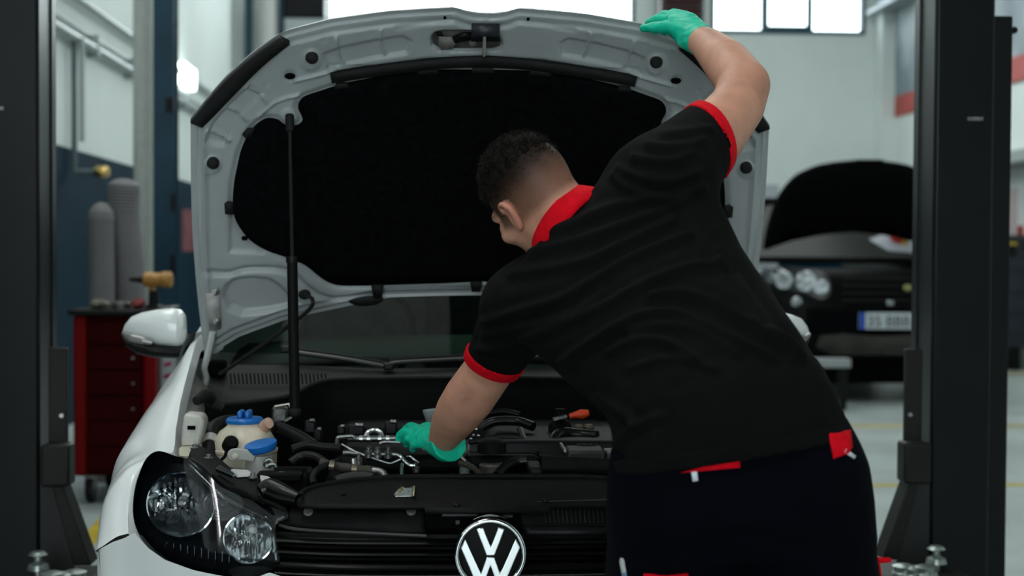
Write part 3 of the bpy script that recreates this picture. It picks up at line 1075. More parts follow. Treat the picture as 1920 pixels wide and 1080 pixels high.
q2 = np.stack([I2[:-1, :-1], I2[1:, :-1], I2[1:, 1:], I2[:-1, 1:]], -1).reshape(-1, 4)
used = np.unique(I2)
remap = np.full(2 * n1, -1); remap[:n1] = np.arange(n1); remap[used] = n1 + np.arange(len(used))
rim = []


def rimstrip(idx):
    for a in range(0, len(idx) - 1, k):
        j0, j1 = remap[idx[a] + n1], remap[idx[a + k] + n1]
        rim.append([idx[a + t] for t in range(k + 1)] + [j1, j0])


for idx in (I[:, 0], I[::-1, -1], I[0, ::-1], I[-1, :]):
    rimstrip([int(t) for t in idx])
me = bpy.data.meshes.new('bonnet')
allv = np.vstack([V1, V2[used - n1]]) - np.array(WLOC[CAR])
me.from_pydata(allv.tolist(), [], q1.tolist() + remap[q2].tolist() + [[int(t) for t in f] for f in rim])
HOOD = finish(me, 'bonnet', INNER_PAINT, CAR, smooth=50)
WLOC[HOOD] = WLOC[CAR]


def both_uv(poly):
    """left-hand half outline (ending on the centre line) -> full outline in bonnet coordinates"""
    uv = [hood_uv(*p) for p in poly]
    return uv + [(-u, v) for u, v in reversed(uv) if abs(u) > 0.02]


def hood_patch(poly, gg, thick, name, material, uv=False, step=0.03, smooth_poly=0, mirror=False):
    pts = poly if uv else [hood_uv(*p) for p in poly]
    for s in ((1, -1) if mirror else (1,)):
        q = [(u * s, v) for u, v in pts]
        vs, fs = fill(q, step)
        MB().add([HP(v.x, v.y, gg) for v in vs], fs).build(name, material, HOOD, solid=thick, merge=True)


pad = spline(PADL, 3)
hood_patch(both_uv(pad), 0.016, 0.012, 'insulation_pad', FELT, uv=True, step=0.04)
STRIP = spline([(905, 99), (826, 104), (740, 113), (680, 121), (620, 131)], 3) + spline([(623, 147), (680, 138), (740, 130), (826, 120), (905, 117)], 3)
hood_patch(both_uv(STRIP), 0.020, 0.014, 'front_seal', RUBBER, uv=True)
seal = spline([(359, 222), (378, 199), (420, 150), (472, 103), (526, 65)], 3) + spline([(544, 74), (492, 117), (444, 166), (404, 208), (381, 231)], 3)
hood_patch(seal, 0.018, 0.016, 'edge_seal', RUBBER, mirror=True)
TABS = [[(628, 158), (632, 149), (652, 148), (657, 157)], [(782, 133), (784, 122), (821, 121), (823, 130)], [(884, 129), (886, 119), (924, 119), (926, 129)],
        [(456, 244), (466, 233), (480, 232), (474, 246), (464, 252)], [(423, 374), (430, 369), (440, 372), (440, 393), (424, 392)], [(696, 525), (720, 525), (717, 549), (701, 549)], [(881, 519), (903, 519), (900, 537), (884, 537)]]
for t in TABS:
    hood_patch(t, 0.024, 0.006, 'retaining_tab', RUBBER, mirror=t[0][0] < 870)
blot = spline([(655, 557), (680, 550), (712, 549), (719, 556), (706, 564), (680, 567), (662, 563)], 3, closed=True)
hood_patch(blot, 0.018, 0.003, 'washer_grommet', RUBBER, mirror=True)


def hood_mb(fn, name, material, mirror=True, **kw):
    m = fn()
    m.build(name, material, HOOD, **kw)
    if mirror: m.mirror(HX).build(name, material, HOOD, **kw)


NU = -HN
for px, py in ((585, 106), (400, 304)):
    c = HS(0.022)(px, py)
    hood_mb(lambda: MB().lathe([(0.0125, -0.004), (0.0155, 0.0), (0.0155, 0.010), (0.011, 0.018), (0.004, 0.021)], c, NU, 18), 'bump_stop', RUBBER)
for px, py, rx, ry in ((545, 137, 10, 5.5), (460, 440, 6, 4.2), (834, 28, 2.8, 2.8)):
    ell = [(px + rx * math.cos(a), py + ry * math.sin(a)) for a in np.linspace(0, 2 * math.pi, 19)[:-1]]
    hood_patch(ell, 0.0185, 0.002, 'drain_hole', FELT, mirror=True)
# hinge plates with bolts
hp = [(388, 541), (413, 540), (417, 606), (395, 612)]
hood_patch(hp, 0.024, 0.005, 'hinge_plate', mat('worn_inner_paint', (0.36, 0.36, 0.34), 0.5, var=0.25, scale=30), mirror=True)
for px, py in ((404, 547), (407, 603)):
    c = HS(0.027)(px, py)
    hood_mb(lambda: MB().lathe([(0.011, 0), (0.011, 0.002), (0.0075, 0.0025), (0.0075, 0.008), (0.004, 0.009)], c, NU, 12), 'hinge_bolt', STEEL)
hg = [HS(0.03)(399, 622), P(389, 668, 3.9), P(383, 690, 3.92), P(386, 706, 3.94), P(384, 722, 3.95)]
hood_mb(lambda: MB().tube(hg, 0.009, 8, smooth=4), 'hinge_arm', mat('hinge_white', (0.55, 0.58, 0.57), 0.45))
# latch: striker loop, safety catch and plate
hood_patch([(884, 40), (936, 41), (935, 62), (883, 62)], 0.032, 0.022, 'latch_cover', mat('latch_navy', (0.008, 0.011, 0.016), 0.45))
c0, c1 = HS(0.022)(908, 62), HS(0.03)(907, 97)
MB().tube([c0 + NU * 0.0, c0 + NU * 0.022, c1 + NU * 0.022, c1], 0.0042, 8).build('striker_loop', mat('zinc', (0.55, 0.55, 0.48), 0.35, 1.0, var=0.2), HOOD)
RECESS = mat('recess_grey_brown', (.075, .070, .062), .6, var=.4, scale=60)  # dark grey-brown sheet lining the latch recess
hood_patch(spline([(815, 57), (830, 54), (880, 54), (915, 54), (934, 63), (940, 76), (937, 86), (925, 89), (850, 90), (826, 89), (812, 82), (809, 68)], 2, closed=True), 0.001, 0.002, 'latch_recess', RECESS)
hood_patch([(823, 64), (835, 66), (846, 66), (858, 72), (848, 88), (828, 90), (822, 82)], 0.010, 0.004, 'latch_plate', mat('latch_grey', (0.17, 0.16, 0.145), 0.5, var=.3, scale=60))
hood_patch([(848, 66), (868, 58), (884, 58), (884, 70), (862, 74), (853, 76)], 0.013, 0.006, 'safety_catch', DARK_PLASTIC)
hood_patch([(817, 57), (828, 58), (831, 64), (820, 64)], 0.010, 0.004, 'latch_spring', DARK_PLASTIC)
c = HS(0.006)(886, 79)
MB().lathe([(0.009, 0), (0.009, 0.004), (0.006, 0.004), (0.006, 0.009)], c, NU, 12).build('latch_nut', DULL_STEEL, HOOD)
# washer hose from the bonnet grommet
g0 = HS(0.02)(571, 552)
MB().sphere(g0, (0.017, 0.012, 0.014)).build('hose_grommet', RUBBER, HOOD)
MB().tube([g0, P(586, 562, 3.72), P(580, 580, 3.72), P(540, 612, 3.76), P(470, 662, 3.80), P(412, 702, 3.84)], 0.0055, 8, smooth=5).build('washer_hose', RUBBER, HOOD)
# gas strut holding the bonnet
top = HS(0.03)(543, 222)
low_ = P(553, 772, 3.56)
mid = top + (low_ - top) * ((483 - 222) / (772 - 222.0))
st = MB().tube([mid, low_], 0.0132, 14).build('gas_strut', mat('strut_black', (.003, .003, .003), .6, spec=.15), CAR)
MB().tube([top, mid], 0.0048, 10).build('strut_rod', mat('rod_black', (0.02, 0.02, 0.019), 0.3, 0.5), st)
MB().lathe([(0.006, -0.012), (0.011, -0.008), (0.011, 0.03), (0.007, 0.034)], top, (mid - top), 12).build('strut_socket', RUBBER, st)
MB().lathe([(0.0155, -0.004), (0.0155, 0.012)], mid, (low_ - mid), 14).build('strut_collar', DARK_PLASTIC, st)
MB().sphere(low_, 0.016, 12, 8).build('strut_socket', RUBBER, st)

# ------------------------------------------------------------------ lamps, grille, badge
LENS = glass('clear_lens', (0.96, 0.98, 0.98), 0.32, 0.012)
REFL = mat('lamp_reflector', (0.30, 0.32, 0.33), 0.17, 1.0)
PLASTIC_CLEAR = mat('frosted_clear_plastic', (0.11, 0.11, 0.12), 0.15, spec=0.5)
BEZEL = mat('lamp_bezel', (0.006, 0.006, 0.007), 0.25, spec=0.5)


def headlight(flip):
    def B(m, name, material, parent, **kw):
        return (m.mirror(X0) if flip else m).build(name, material, parent, merge=True, **kw)

    def PA(poly, off, name, material, parent, thick=0.0, step=12):
        vs, fs = fill(poly, step)
        return B(MB().add([NS(v.x, v.y, off) for v in vs], fs), name, material, parent, solid=thick, smooth=50)
    out = spline(HL_OUT, 3, closed=True)
    root = PA(out, 0.062, 'headlight', BEZEL, CAR, 0.004)
    WLOC[root] = WLOC[CAR]
    # side wall between lens and housing
    ring = [[NS(p[0], p[1], o) for p in out + [out[0]]] for o in (0.0, 0.03, 0.062)]
    B(MB().grid(ring), 'housing_rim', BEZEL, root, smooth=60)

    def bowl(cx, cy, rx, ry, d, flute, name, shift):
        rows = []
        for i in range(15):
            rho = 1 - i / 14
            row = []
            for k in range(72):
                a = 2 * math.pi * k / 72
                x, y = cx + rx * rho * math.cos(a), cy + ry * rho * math.sin(a)
                f = flute * (0.5 + 0.5 * math.sin((x - cx) * 0.62)) * math.sin(math.pi * min(1, rho * 1.05)) ** 0.6
                f += flute * 0.25 * math.sin((y - cy) * 0.33 + (x - cx) * 0.2) * rho * (1 - rho) * 2
                row.append(NS(x, y, shift + d * (1 - rho ** 2) + f))
            rows.append(row)
        rf = B(MB().grid(rows, closed=True, flip=True), name, REFL, root, smooth=25)
        B(MB().tube([NS(cx + rx * math.cos(a), cy + ry * math.sin(a), shift) for a in np.linspace(0, 2 * math.pi, 49)[:-1]], 0.0028, 6, closed=True), 'chrome_ring', CHROME, rf)
        return rf
    b1 = bowl(339, 946, 63, 61, 0.042, 0.0045, 'main_reflector', 0.016)
    c = NS(345, 938, 0.05)
    B(MB().lathe([(.011, 0), (.011, .012), (.0085, .016), (.0085, .028), (.004, .033)], c, (0, -1, 0), 16), 'bulb', mat('bulb_glass', (0.5, 0.5, 0.5), 0.08, 0.6), b1)
    B(MB().lathe([(.016, 0), (.017, .003), (.012, .004)], c, (0, -1, 0), 18), 'bulb_holder', GLOSS_BLACK, b1)
    b2 = bowl(466, 1009, 47, 46.5, 0.036, 0.003, 'side_reflector', 0.012)
    for px, py, r in ((474, 990, .010), (432, 1007, .0065)):
        c = NS(px, py, 0.034)
        B(MB().lathe([(r, 0), (r, .012), (r * .7, .014), (r * .6, .02)], c, (0, -1, 0), 16), 'bulb', mat('bulb_glass', (0.5, 0.5, 0.5)) if r > .008 else GLOSS_BLACK, b2)
    # indicator lens with rings, cut against the small lamp
    rows = []
    for i in range(13):
        rho = i / 12
        rows.append([NS(417 + 40 * rho * math.cos(a), 947 + 31 * rho * math.sin(a), 0.014 + 0.0022 * math.cos(i * math.pi) + 0.01 * rho ** 2) for a in np.linspace(0, 2 * math.pi, 37)[:-1]])
    B(MB().grid(rows, closed=True), 'indicator_lens', PLASTIC_CLEAR, root, smooth=30)
    # silver light guide along the upper edge, chrome post inside
    PA(spline([(352, 862), (366, 868), (410, 912), (452, 940), (500, 965), (514, 984), (500, 978), (455, 962), (405, 931), (370, 899), (348, 872)], 3, closed=True), 0.006, 'light_guide', LENS, root, 0.002)
    B(MB().tube([NS(512, 986, 0.01), NS(513, 1015, 0.008), NS(518, 1052, 0.008)], [0.003, 0.006, 0.005], 10, smooth=4), 'chrome_post', CHROME, root)
    for k in range(11):
        a = NS(300 + 13 * k, 1022 + 3.2 * k + (k > 6) * 1, 0.056)
        B(MB().box(a, (0.0015, 0.004, 0.02 + 0.002 * k)), 'bezel_rib', GLOSS_BLACK, root)
    PA(out, 0.0, 'lens', LENS, root, 0.0, 9)
    # lamp top seal
    B(MB().tube([NS(358, 862, 0.02), NS(384, 878, 0.025), NS(408, 902, 0.03), NS(430, 918, 0.03), NS(460, 929, 0.03), NS(500, 940, 0.03), NS(530, 955, 0.03), NS(540, 972, 0.03)], 0.0055, 8, smooth=5), 'lamp_seal', RUBBER, root)


headlight(False)
headlight(True)

# --- slam panel and grille
def SP(px, py, up=0.0):
    """the sloping top of the lock carrier: z rises gently toward the engine"""
    d = ray(px, py)
    # z = .727 + .14 (Y - 2.9) + up
    t = (0.727 + up - 0.14 * 2.9 - CAM_H) / (d.z - 0.14 * d.y)
    return CAM_POS + d * t


def sym(poly, fn):
    """left half outline ending at the centre -> both halves as points on fn"""
    L = [fn(*p) for p in poly]
    return L + [mx(p) for p in reversed(L) if abs(p.x - X0) > 0.01]


def patch3(pts, name, material, parent, thick, surf_z):
    vs, fs = fill([(p.x, p.y) for p in pts], 0.03)
    return MB().add([(v.x, v.y, surf_z(v.x, v.y)) for v in vs], fs).build(name, material, parent, solid=thick, merge=True)


CARR_L = spline([(905, 894), (806, 895), (730, 896), (676, 900), (625, 907), (590, 914), (572, 921), (564, 932), (560, 950)], 3) + [(600, 952), (796, 953), (797, 961), (905, 961)]
panel = patch3(sym(CARR_L, SP), 'lock_carrier_cover', BLACK_PLASTIC, CAR, 0.006, lambda x, y: 0.727 + 0.14 * (y - 2.9) + 0.010 * math.exp(-((y - 3.02) / 0.05) ** 2) * 0)
edge = [SP(*p, 0.004) for p in spline([(562, 945), (566, 925), (590, 913), (625, 906), (676, 899), (730, 895), (806, 894), (905, 893)], 4)]
edge = edge + [mx(p) for p in reversed(edge[:-1])]
MB().tube(edge, 0.006, 8).build('cover_rim', BLACK_PLASTIC, CAR)
MB().box(SP(644, 929, 0.002), (0.013, 0.012, 0.006)).build('cover_hole', FELT, panel, bevel=0.003)
for px, py in ((856, 949), (1022, 940)):
    MB().lathe([(.007, 0), (.007, .004), (.004, .006)], SP(px, py, 0.003), n=12).build('cover_clip', DARK_PLASTIC, panel)
FRONT = [(547, 953), (600, 954), (794, 954), (796, 983), (798, 1002), (700, 998), (600, 991), (528, 986), (521, 978), (540, 972)]
fp = patch(FRONT, lambda a, b: NS(a, b, 0.02), 'grille_top_panel', BLACK_PLASTIC, CAR, 0.006)
MB().tube([NS(524, 984, 0.012), NS(560, 993, 0.012), NS(690, 1000, 0.012), NS(800, 1005, 0.012)], 0.004, 8, smooth=4).build('panel_lip', mat('satin_trim', (0.030, 0.030, 0.029), 0.4), fp)
for px, py in ((578, 960), (771, 959)):
    q = NS(px, py, 0.014)
    MB().lathe([(.010, -.001), (.010, .002), (.005, .003), (.004, .006)], q, (0, -0.8, 0.6), 12).build('panel_screw', DULL_STEEL, fp)
# ribbed vent panel (right-hand side of the badge)
VR = [(968, 962), (985, 951), (1004, 942), (1160, 938), (1330, 943), (1330, 990), (1160, 1002), (985, 1005), (978, 985)]
vp = patch(VR, lambda a, b: NS(a, b, 0.022), 'vent_panel', DARK_PLASTIC, CAR, 0.006)
MB().tube([NS(985, 951, 0.015), NS(1006, 941.5, 0.015), NS(1160, 937, 0.015), NS(1320, 943, 0.015)], 0.0022, 6).build('panel_lip', mat('satin_trim', (0.05, 0.05, 0.048)), vp)
MB().tube([NS(985, 985, 0.015), NS(1160, 985, 0.015), NS(1320, 986, 0.015)], 0.003, 6).build('panel_lip', BLACK_PLASTIC, vp)
for k in range(25):
    px = 1020 + 8.25 * k
    MB().tube([NS(px, 943, 0.014), NS(px + 3, 980, 0.014)], 0.0012, 5).build('vent_rib', mat('satin_trim', (0.05, 0.05, 0.048)), vp)
MB().sphere(NS(992, 954, 0.016), (0.017, 0.008, 0.009)).build('vent_boss', GLOSS_BLACK, vp)
# latch in the notch over the badge
lt = MB().box(NS(890, 973, 0.06), (0.21, 0.05, 0.035)).build('bonnet_lock', FELT, CAR, bevel=0.004)
MB().box(NS(862, 965, 0.03), (0.075, 0.01, 0.008)).build('lock_lever', mat('lock_dark', (.02, .02, .02), .5), lt, bevel=0.002)
MB().lathe([(.012, -.02), (.0145, .0), (.0145, .012), (.010, .018)], NS(917, 962, 0.03), n=16).build('lock_buffer', RUBBER, lt)
MB().box(NS(858, 979, 0.03), (0.008, 0.008, 0.008)).build('lock_rivet', mat('lock_dark', (.02, .02, .02)), lt)
MB().box(NS(952, 967, 0.03), (0.02, 0.01, 0.006)).build('lock_rivet', mat('lock_dark', (.02, .02, .02)), lt)

# grille slats follow the plan of the nose
gr = MB().grid([[(X0 + a, YN + np.interp(abs(a), PLX, PLY) + 0.075, z) for a in np.linspace(-.44, .44, 23)] for z in (.668, .565)]).build('grille', mat('grille_back', (0.0025, 0.0025, 0.003), 0.8), CAR)
for z, h, dep in ((.658, .007, .016), (.637, .008, .008), (.612, .012, .000), (.585, .010, .004)):
    rows = []
    for a in np.linspace(-.43, .43, 41):
        y = YN + np.interp(abs(a), PLX, PLY) + dep
        rows.append([(X0 + a, y + 0.03, z + h), (X0 + a, y + 0.004, z + h * .7), (X0 + a, y, z + h * .2), (X0 + a, y + 0.006, z - h * .6), (X0 + a, y + 0.035, z - h)])
    MB().grid(rows).build('grille_slat', mat('slat_black', (.002, .002, .002), .3, spec=.1), gr, smooth=50)
for z in (.5985,):
    MB().tube([(X0 + a, YN + np.interp(abs(a), PLX, PLY) + 0.004, z) for a in np.linspace(-.43, .43, 31)], 0.002, 6).build('grille_trim', mat('satin_trim', (0.05, 0.05, 0.048)), gr)

# round badge
BC = NS(919.5, 1039, -0.040)
bs_ = BC.y / F


def BG(x, y, d=0.0):
    """badge drawing units (zoomed photo) -> point in the badge plane"""
    return Vector((BC.x + (x - 445) / 5.647 * bs_, BC.y - d, BC.z - (y - 672) / 5.647 * bs_))


bd = MB().lathe([(.0705, 0), (.0705, .006), (.068, .010), (.064, .011)], BC + Vector((0, 0.016, 0)), (0, -1, 0), 48).build('badge', mat('badge_black', (.003, .003, .003), .5, spec=.1), CAR)
R = 63.2 * bs_
MB().tube([BC + Vector((R * math.cos(a), -0.001, R * math.sin(a))) for a in np.linspace(0, 2 * math.pi, 65)[:-1]], 0.0048, 12, closed=True).build('badge_ring', CHROME, bd)
Rt = 71 * bs_
MB().tube([BC + Vector((Rt * math.cos(a), 0.012, Rt * math.sin(a))) for a in np.linspace(0.35 * math.pi, 0.65 * math.pi, 13)], [.0005, .003, .0005], 8).build('badge_top_trim', CHROME, bd)
VP_ = [(292, 400), (368, 382), (447, 582), (525, 382), (596, 400), (490, 682), (402, 682)]
WP_ = [(128, 600), (178, 505), (345, 868), (402, 697), (488, 697), (548, 868), (712, 505), (762, 600), (585, 1005), (520, 1005), (446, 800), (370, 1005), (305, 1005)]
for nm, poly in (('letter_v', VP_), ('letter_w', WP_)):
    MB().prism([BG(x, y, 0.000) for x, y in poly], (0, -0.005, 0)).build(nm, mat('badge_silver', (.72, .75, .76), .22, .9), bd, bevel=0.0018, smooth=30)

# ------------------------------------------------------------------ engine bay
BAY = mat('bay_black', (0.0022, 0.0022, 0.0024), 0.65, var=0.3, spec=0.12)
ALU = mat('cast_alloy', (0.16, 0.16, 0.155), 0.42, 0.9, var=0.4, scale=50, bump=0.2)
HOSE = mat('hose_rubber', (0.006, 0.006, 0.006), 0.5, var=0.3, scale=60, spec=0.25)
WRAP = mat('hose_wrap', (0.045, 0.040, 0.030), 0.75, var=0.4, scale=120, bump=0.3)
MILK = mat('milky_plastic', (0.64, 0.58, 0.46), 0.35, var=0.12, scale=14, sss=0.3)
MILK2 = mat('milky_plastic_grey', (0.40, 0.40, 0.37), 0.35, var=0.15, scale=20, sss=0.2)
BLUECAP = mat('blue_cap', (0.008, 0.15, 0.50), 0.38, var=0.08, scale=30)
BAYPAINT = mat('bay_body_paint', (0.20, 0.195, 0.175), 0.45, var=0.3, scale=12)
ORANGE = mat('orange_plastic', (0.75, 0.06, 0.01), 0.5)
# tub
tub = MB().box2((X0 - .60, 2.98, .30), (X0 + .60, 3.86, .42)).build('bay_floor', BAY, CAR)
fw = []
LIP = [(383, 757, 3.70), (430, 757, 3.72), (490, 751, 3.75), (547, 740, 3.80), (595, 717, 3.84), (644, 710, 3.86), (760, 708, 3.87), (905, 707, 3.87)]
lip = [P(*p) for p in LIP]
lipf = [Vector(p) for p in spline(lip + [mx(p) for p in reversed(lip[:-1])], 4)]
UPP = [(398, 682, 4.05), (450, 684, 4.09), (520, 684, 4.10), (590, 686, 4.11), (640, 688, 4.12), (725, 691, 4.13), (810, 690, 4.13), (905, 689, 4.13)]
upp = [P(*p) for p in UPP]
uppf = [Vector(p) for p in spline(upp + [mx(p) for p in reversed(upp[:-1])], 4)]
low1 = [Vector((p.x, p.y + 0.01, p.z - 0.03)) for p in lipf]
rows = []
for t in np.linspace(0, 1, 9):
    rows.append([a * (1 - t) + b * t + Vector((0, 0, -0.018 * math.sin(math.pi * t))) for a, b in zip(uppf, lipf)])
cowl = MB().grid(rows + [low1]).build('cowl_panel', BLACK_PLASTIC, CAR, smooth=60)
MB().tube(lipf, 0.006, 8).build('cowl_seal', RUBBER, cowl)
MB().grid([low1, [Vector((p.x, p.y + 0.05, .42)) for p in low1]]).build('firewall', BAY, CAR)
sl = MB()
for k in range(25):
    c = (P(432 + 7.4 * k, 711.5 + 0.05 * k, 3.0))
    a, b = P(433 + 7.4 * k, 703, 3.985 + .0005 * k), P(435 + 7.4 * k, 721, 3.93)
    sl.tube([a + Vector((0, -0.01, 0.004)), b + Vector((0, -0.01, 0.004))], 0.0022, 5)
tag(sl.build('cowl_slots', FELT, cowl), kind='stuff')
for s in (-1, 1):
    A = [(X0 + s * a, y, z) for y, a, z in ((3.28, .715, .775), (3.45, .735, .80), (3.6, .750, .855), (3.75, .758, .91), (3.92, .766, .97))]
    rows = [A, [(q[0], q[1], q[2] - .05) for q in A], [(X0 + s * .66, q[1], .755 if q[1] < 3.7 else .80) for q in A], [(X0 + s * .55, q[1], .74 if q[1] < 3.7 else .78) for q in A], [(X0 + s * .54, q[1], .42) for q in A]]
    MB().grid(rows, flip=s > 0).build('inner_wing', BAYPAINT if s < 0 else BAYPAINT, CAR, smooth=50, merge=True)
# corner of the cowl, dark hinge well beside the fender
MB().tube([P(368, 752, 3.62), P(385, 742, 3.66), P(396, 752, 3.70), P(420, 765, 3.70)], [.012, .018, .018, .012], 10, smooth=4).build('cowl_corner_seal', RUBBER, CAR)
MB().box(P(408, 690, 3.99), (0.05, 0.05, 0.045)).build('hinge_well', FELT, CAR, bevel=0.01)
# coolant expansion tank
cc = P(459, 838, 3.42)
ct = MB().lathe([(.050, -.10), (.070, -.085), (.075, -.05), (.0765, -.01), (.072, .018), (.060, .038), (.045, .049), (.041, .054), (.041, .060)], cc, n=36).build('coolant_tank', MILK, CAR, smooth=50)
MB().lathe([(.0765, -.012), (.0785, -.010), (.0785, -.004), (.076, -.002)], cc, n=36).build('tank_seam', MILK, ct)
cap = MB().lathe([(.0435, .058), (.0445, .060), (.0445, .066), (.040, .071), (.012, .072)], cc, n=32).build('coolant_cap', BLUECAP, ct)
MB().box(cc + Vector((-.009, 0, .079)), (.013, .055, .018)).build('cap_grip', BLUECAP, ct, bevel=0.005)
MB().box(cc + Vector((.009, 0, .079)), (.013, .055, .018)).build('cap_grip', BLUECAP, ct, bevel=0.005)
MB().tube([P(497, 800, 3.40), P(503, 792, 3.38), P(506, 796, 3.36)], [.016, .012, .009], 12).build('tank_spout', mat('pink_plastic', (0.62, 0.38, 0.28), 0.4), ct)
MB().tube([P(392, 868, 3.36), P(393, 835, 3.4), P(398, 806, 3.45), P(418, 793, 3.5), P(440, 790, 3.52)], 0.017, 12, smooth=5).build('coolant_hose', HOSE, CAR)
MB().lathe([(.019, -.012), (.021, 0), (.019, .012)], P(394, 828, 3.41), P(398, 806, 3.45) - P(394, 828, 3.41), 14).build('hose_clamp', MILK2, CAR)
sensor = MB().lathe([(.010, -.02), (.017, -.016), (.018, .008), (.012, .016)], P(432, 832, 3.325), (0.4, -1, .5), 14).build('level_sensor', BAY, CAR)
MB().tube([P(425, 842, 3.32), P(422, 855, 3.31), P(415, 862, 3.31)], 0.004, 6, smooth=4).build('sensor_cable', BAY, CAR)
# washer filler
wc = P(486, 868, 3.27)
ws = MB().lathe([(.030, -.07), (.034, -.03), (.033, .006), (.031, .018)], wc, n=28).build('washer_filler', MILK2, CAR)
ca = P(488.5, 832, 3.26)
tiltm = Vector((-0.18, -0.16, 0.97))
MB().lathe([(.034, -.012), (.037, -.004), (.037, .001), (.030, .003), (.008, .0035)], ca, tiltm, 32).build('washer_cap', BLUECAP, ws)
MB().lathe([(.033, -.016), (.034, -.011), (.034, -.006)], ca, tiltm, 28).build('cap_hinge_ring', mat('blue_dark', (0.005, 0.08, 0.3), 0.4), ws)
br = [(427, 848), (436, 842), (452, 842), (476, 846), (476, 866), (455, 863), (436, 866), (427, 859)]
MB().prism([P(a, b, 3.235) for a, b in spline(br, 3, closed=True)], (0, 0.012, 0)).build('filler_bracket', MILK2, ws, bevel=0.002)
MB().lathe([(.007, 0), (.007, .005), (.004, .006)], P(441, 855, 3.234), (0, -1, 0), 14).build('bracket_boss', MILK, ws)
# white fuse cover at the wing
fb = [(338, 838), (341, 800), (345, 776), (376, 779), (383, 790), (374, 836)]
fx = MB().prism([P(a, b, 3.36) for a, b in fb], (0.0, 0.07, 0.0)).build('wing_fuse_cover', mat('fuse_white', (0.50, 0.49, 0.44), 0.45, var=0.12), CAR, bevel=0.006)
MB().box(P(359, 802, 3.357), (.018, .004, .009)).build('cover_slot', FELT, fx)
MB().box(P(353, 829, 3.356), (.03, .004, .016)).build('cover_lip', mat('fuse_white', (0.5, 0.5, 0.5)), fx, bevel=0.003)
MB().prism([P(334, 840, 3.33), P(370, 838, 3.33), P(362, 858, 3.3), P(334, 856, 3.3)], (0, 0.05, 0)).build('wing_bracket', mat('yellowed_paint', (0.42, 0.40, 0.30), 0.5), CAR, bevel=0.004)
# dark lamp carrier bracket with screws behind the lamp
lc = [(352, 862), (358, 846), (372, 838), (392, 846), (432, 880), (470, 892), (486, 900), (484, 938), (455, 922), (425, 914), (400, 893)]
lcm = patch(lc, lambda a, b: SP(a, b, 0.012 if a > 420 else 0.02), 'lamp_carrier', BLACK_PLASTIC, CAR, 0.008, both=False)
for px, py in ((365, 842), (391, 861), (474, 896)):
    MB().lathe([(.010, 0), (.010, .004), (.0055, .005), (.0055, .011)], SP(px, py, 0.02), n=12).build('carrier_screw', DULL_STEEL, lcm)
MB().prism([SP(404, 885, .03), SP(412, 878, .03), SP(440, 894, .03), SP(436, 898, .03)], (0, 0, .008)).build('carrier_blade', GLOSS_BLACK, lcm, bevel=.001)
MB().prism([SP(432, 886, .018), SP(465, 888, .018), SP(474, 894, .018), SP(444, 896, .018)], (0, 0.004, .008)).build('white_clip', mat('clip_white', (0.5, 0.49, 0.47), 0.5), lcm, bevel=.002)
MB().prism([SP(487, 899, .012), SP(503, 902, .012), SP(516, 910, .012), SP(490, 911, .012)], (0, 0.004, .010)).build('white_clip', mat('clip_white', (0.5, 0.49, 0.47)), lcm, bevel=.002)
duct = MB()
duct.tube([SP(488, 922, .01), SP(505, 915, .016), SP(530, 925, .01), SP(560, 935, .006)], [.014, .021, .020, .012], 14, smooth=4)
duct.build('intake_snorkel', mat('snorkel_black', (.004, .004, .004), .3, spec=.3), CAR)
# square zinc bracket
MB().tube([P(515, 763, 3.66), P(543, 758, 3.66), P(548, 782, 3.64), P(534, 789, 3.62)], 0.0042, 8).build('zinc_bracket', mat('zinc', (.5, .5, .5)), CAR)
MB().box(P(525, 777, 3.68), (0.04, 0.03, 0.04)).build('brake_block', ALU, CAR, bevel=0.006)
# engine
eng = MB().box2((X0 - .36, 3.16, .42), (X0 + .22, 3.62, .735)).build('engine_block', BAY, CAR, bevel=0.02)
MB().box2((X0 - .33, 3.30, .735), (X0 + .14, 3.60, .775)).build('cylinder_head', BAY, eng, bevel=0.015)
MB().box2((X0 + .02, 3.36, .74), (X0 + .40, 3.80, .80)).build('engine_cover', DARK_PLASTIC, CAR, bevel=0.03)
MB().box2((X0 - .36, 3.64, .60), (X0 + .36, 3.84, .80)).build('bulkhead_cover', BAY, CAR, bevel=0.03)


def pipe(pts, r, m, name='pipe', n=8, s=5, parent=None):
    return MB().tube([P(*p) for p in pts], r, n, smooth=s).build(name, m, parent or CAR)


# fuel rail and bright pipes
pipe([(632, 832, 3.36), (634, 821, 3.36), (645, 819, 3.36), (660, 818, 3.36), (665, 822, 3.36)], .0052, STEEL, 'fuel_pipe')
rail = pipe([(652, 823, 3.38), (700, 823, 3.38), (760, 822, 3.38), (830, 822, 3.38)], .0075, mat('rail_steel', (.30, .30, .29), .3, 1.0), 'fuel_rail', 10, 1)
for px in (677, 691, 712, 727):
    MB().lathe([(.0088, -.004), (.0088, .004)], P(px, 823, 3.38), (1, 0, 0), 12).build('rail_collar', STEEL, rail)
pipe([(684, 821, 3.40), (690, 811, 3.41), (702, 807, 3.41), (713, 812, 3.41), (716, 820, 3.40)], .006, STEEL, 'lifting_eye')
pipe([(641, 833, 3.33), (655, 841, 3.32), (668, 848, 3.31), (690, 856, 3.30), (725, 868, 3.29), (736, 868, 3.29), (754, 860, 3.29)], .0028, STEEL, 'thin_pipe', 6)
pipe([(690, 851, 3.30), (705, 852, 3.30), (738, 852, 3.30), (750, 855, 3.29), (758, 864, 3.29), (768, 872, 3.28), (778, 873, 3.28)], .0045, STEEL, 'injector_pipe')
pipe([(762, 856, 3.30), (770, 857, 3.30), (776, 862, 3.29), (785, 868, 3.29)], .003, STEEL, 'thin_pipe', 6)
pipe([(712, 832, 3.34), (722, 829, 3.34), (750, 830, 3.34)], .005, STEEL, 'injector_pipe')
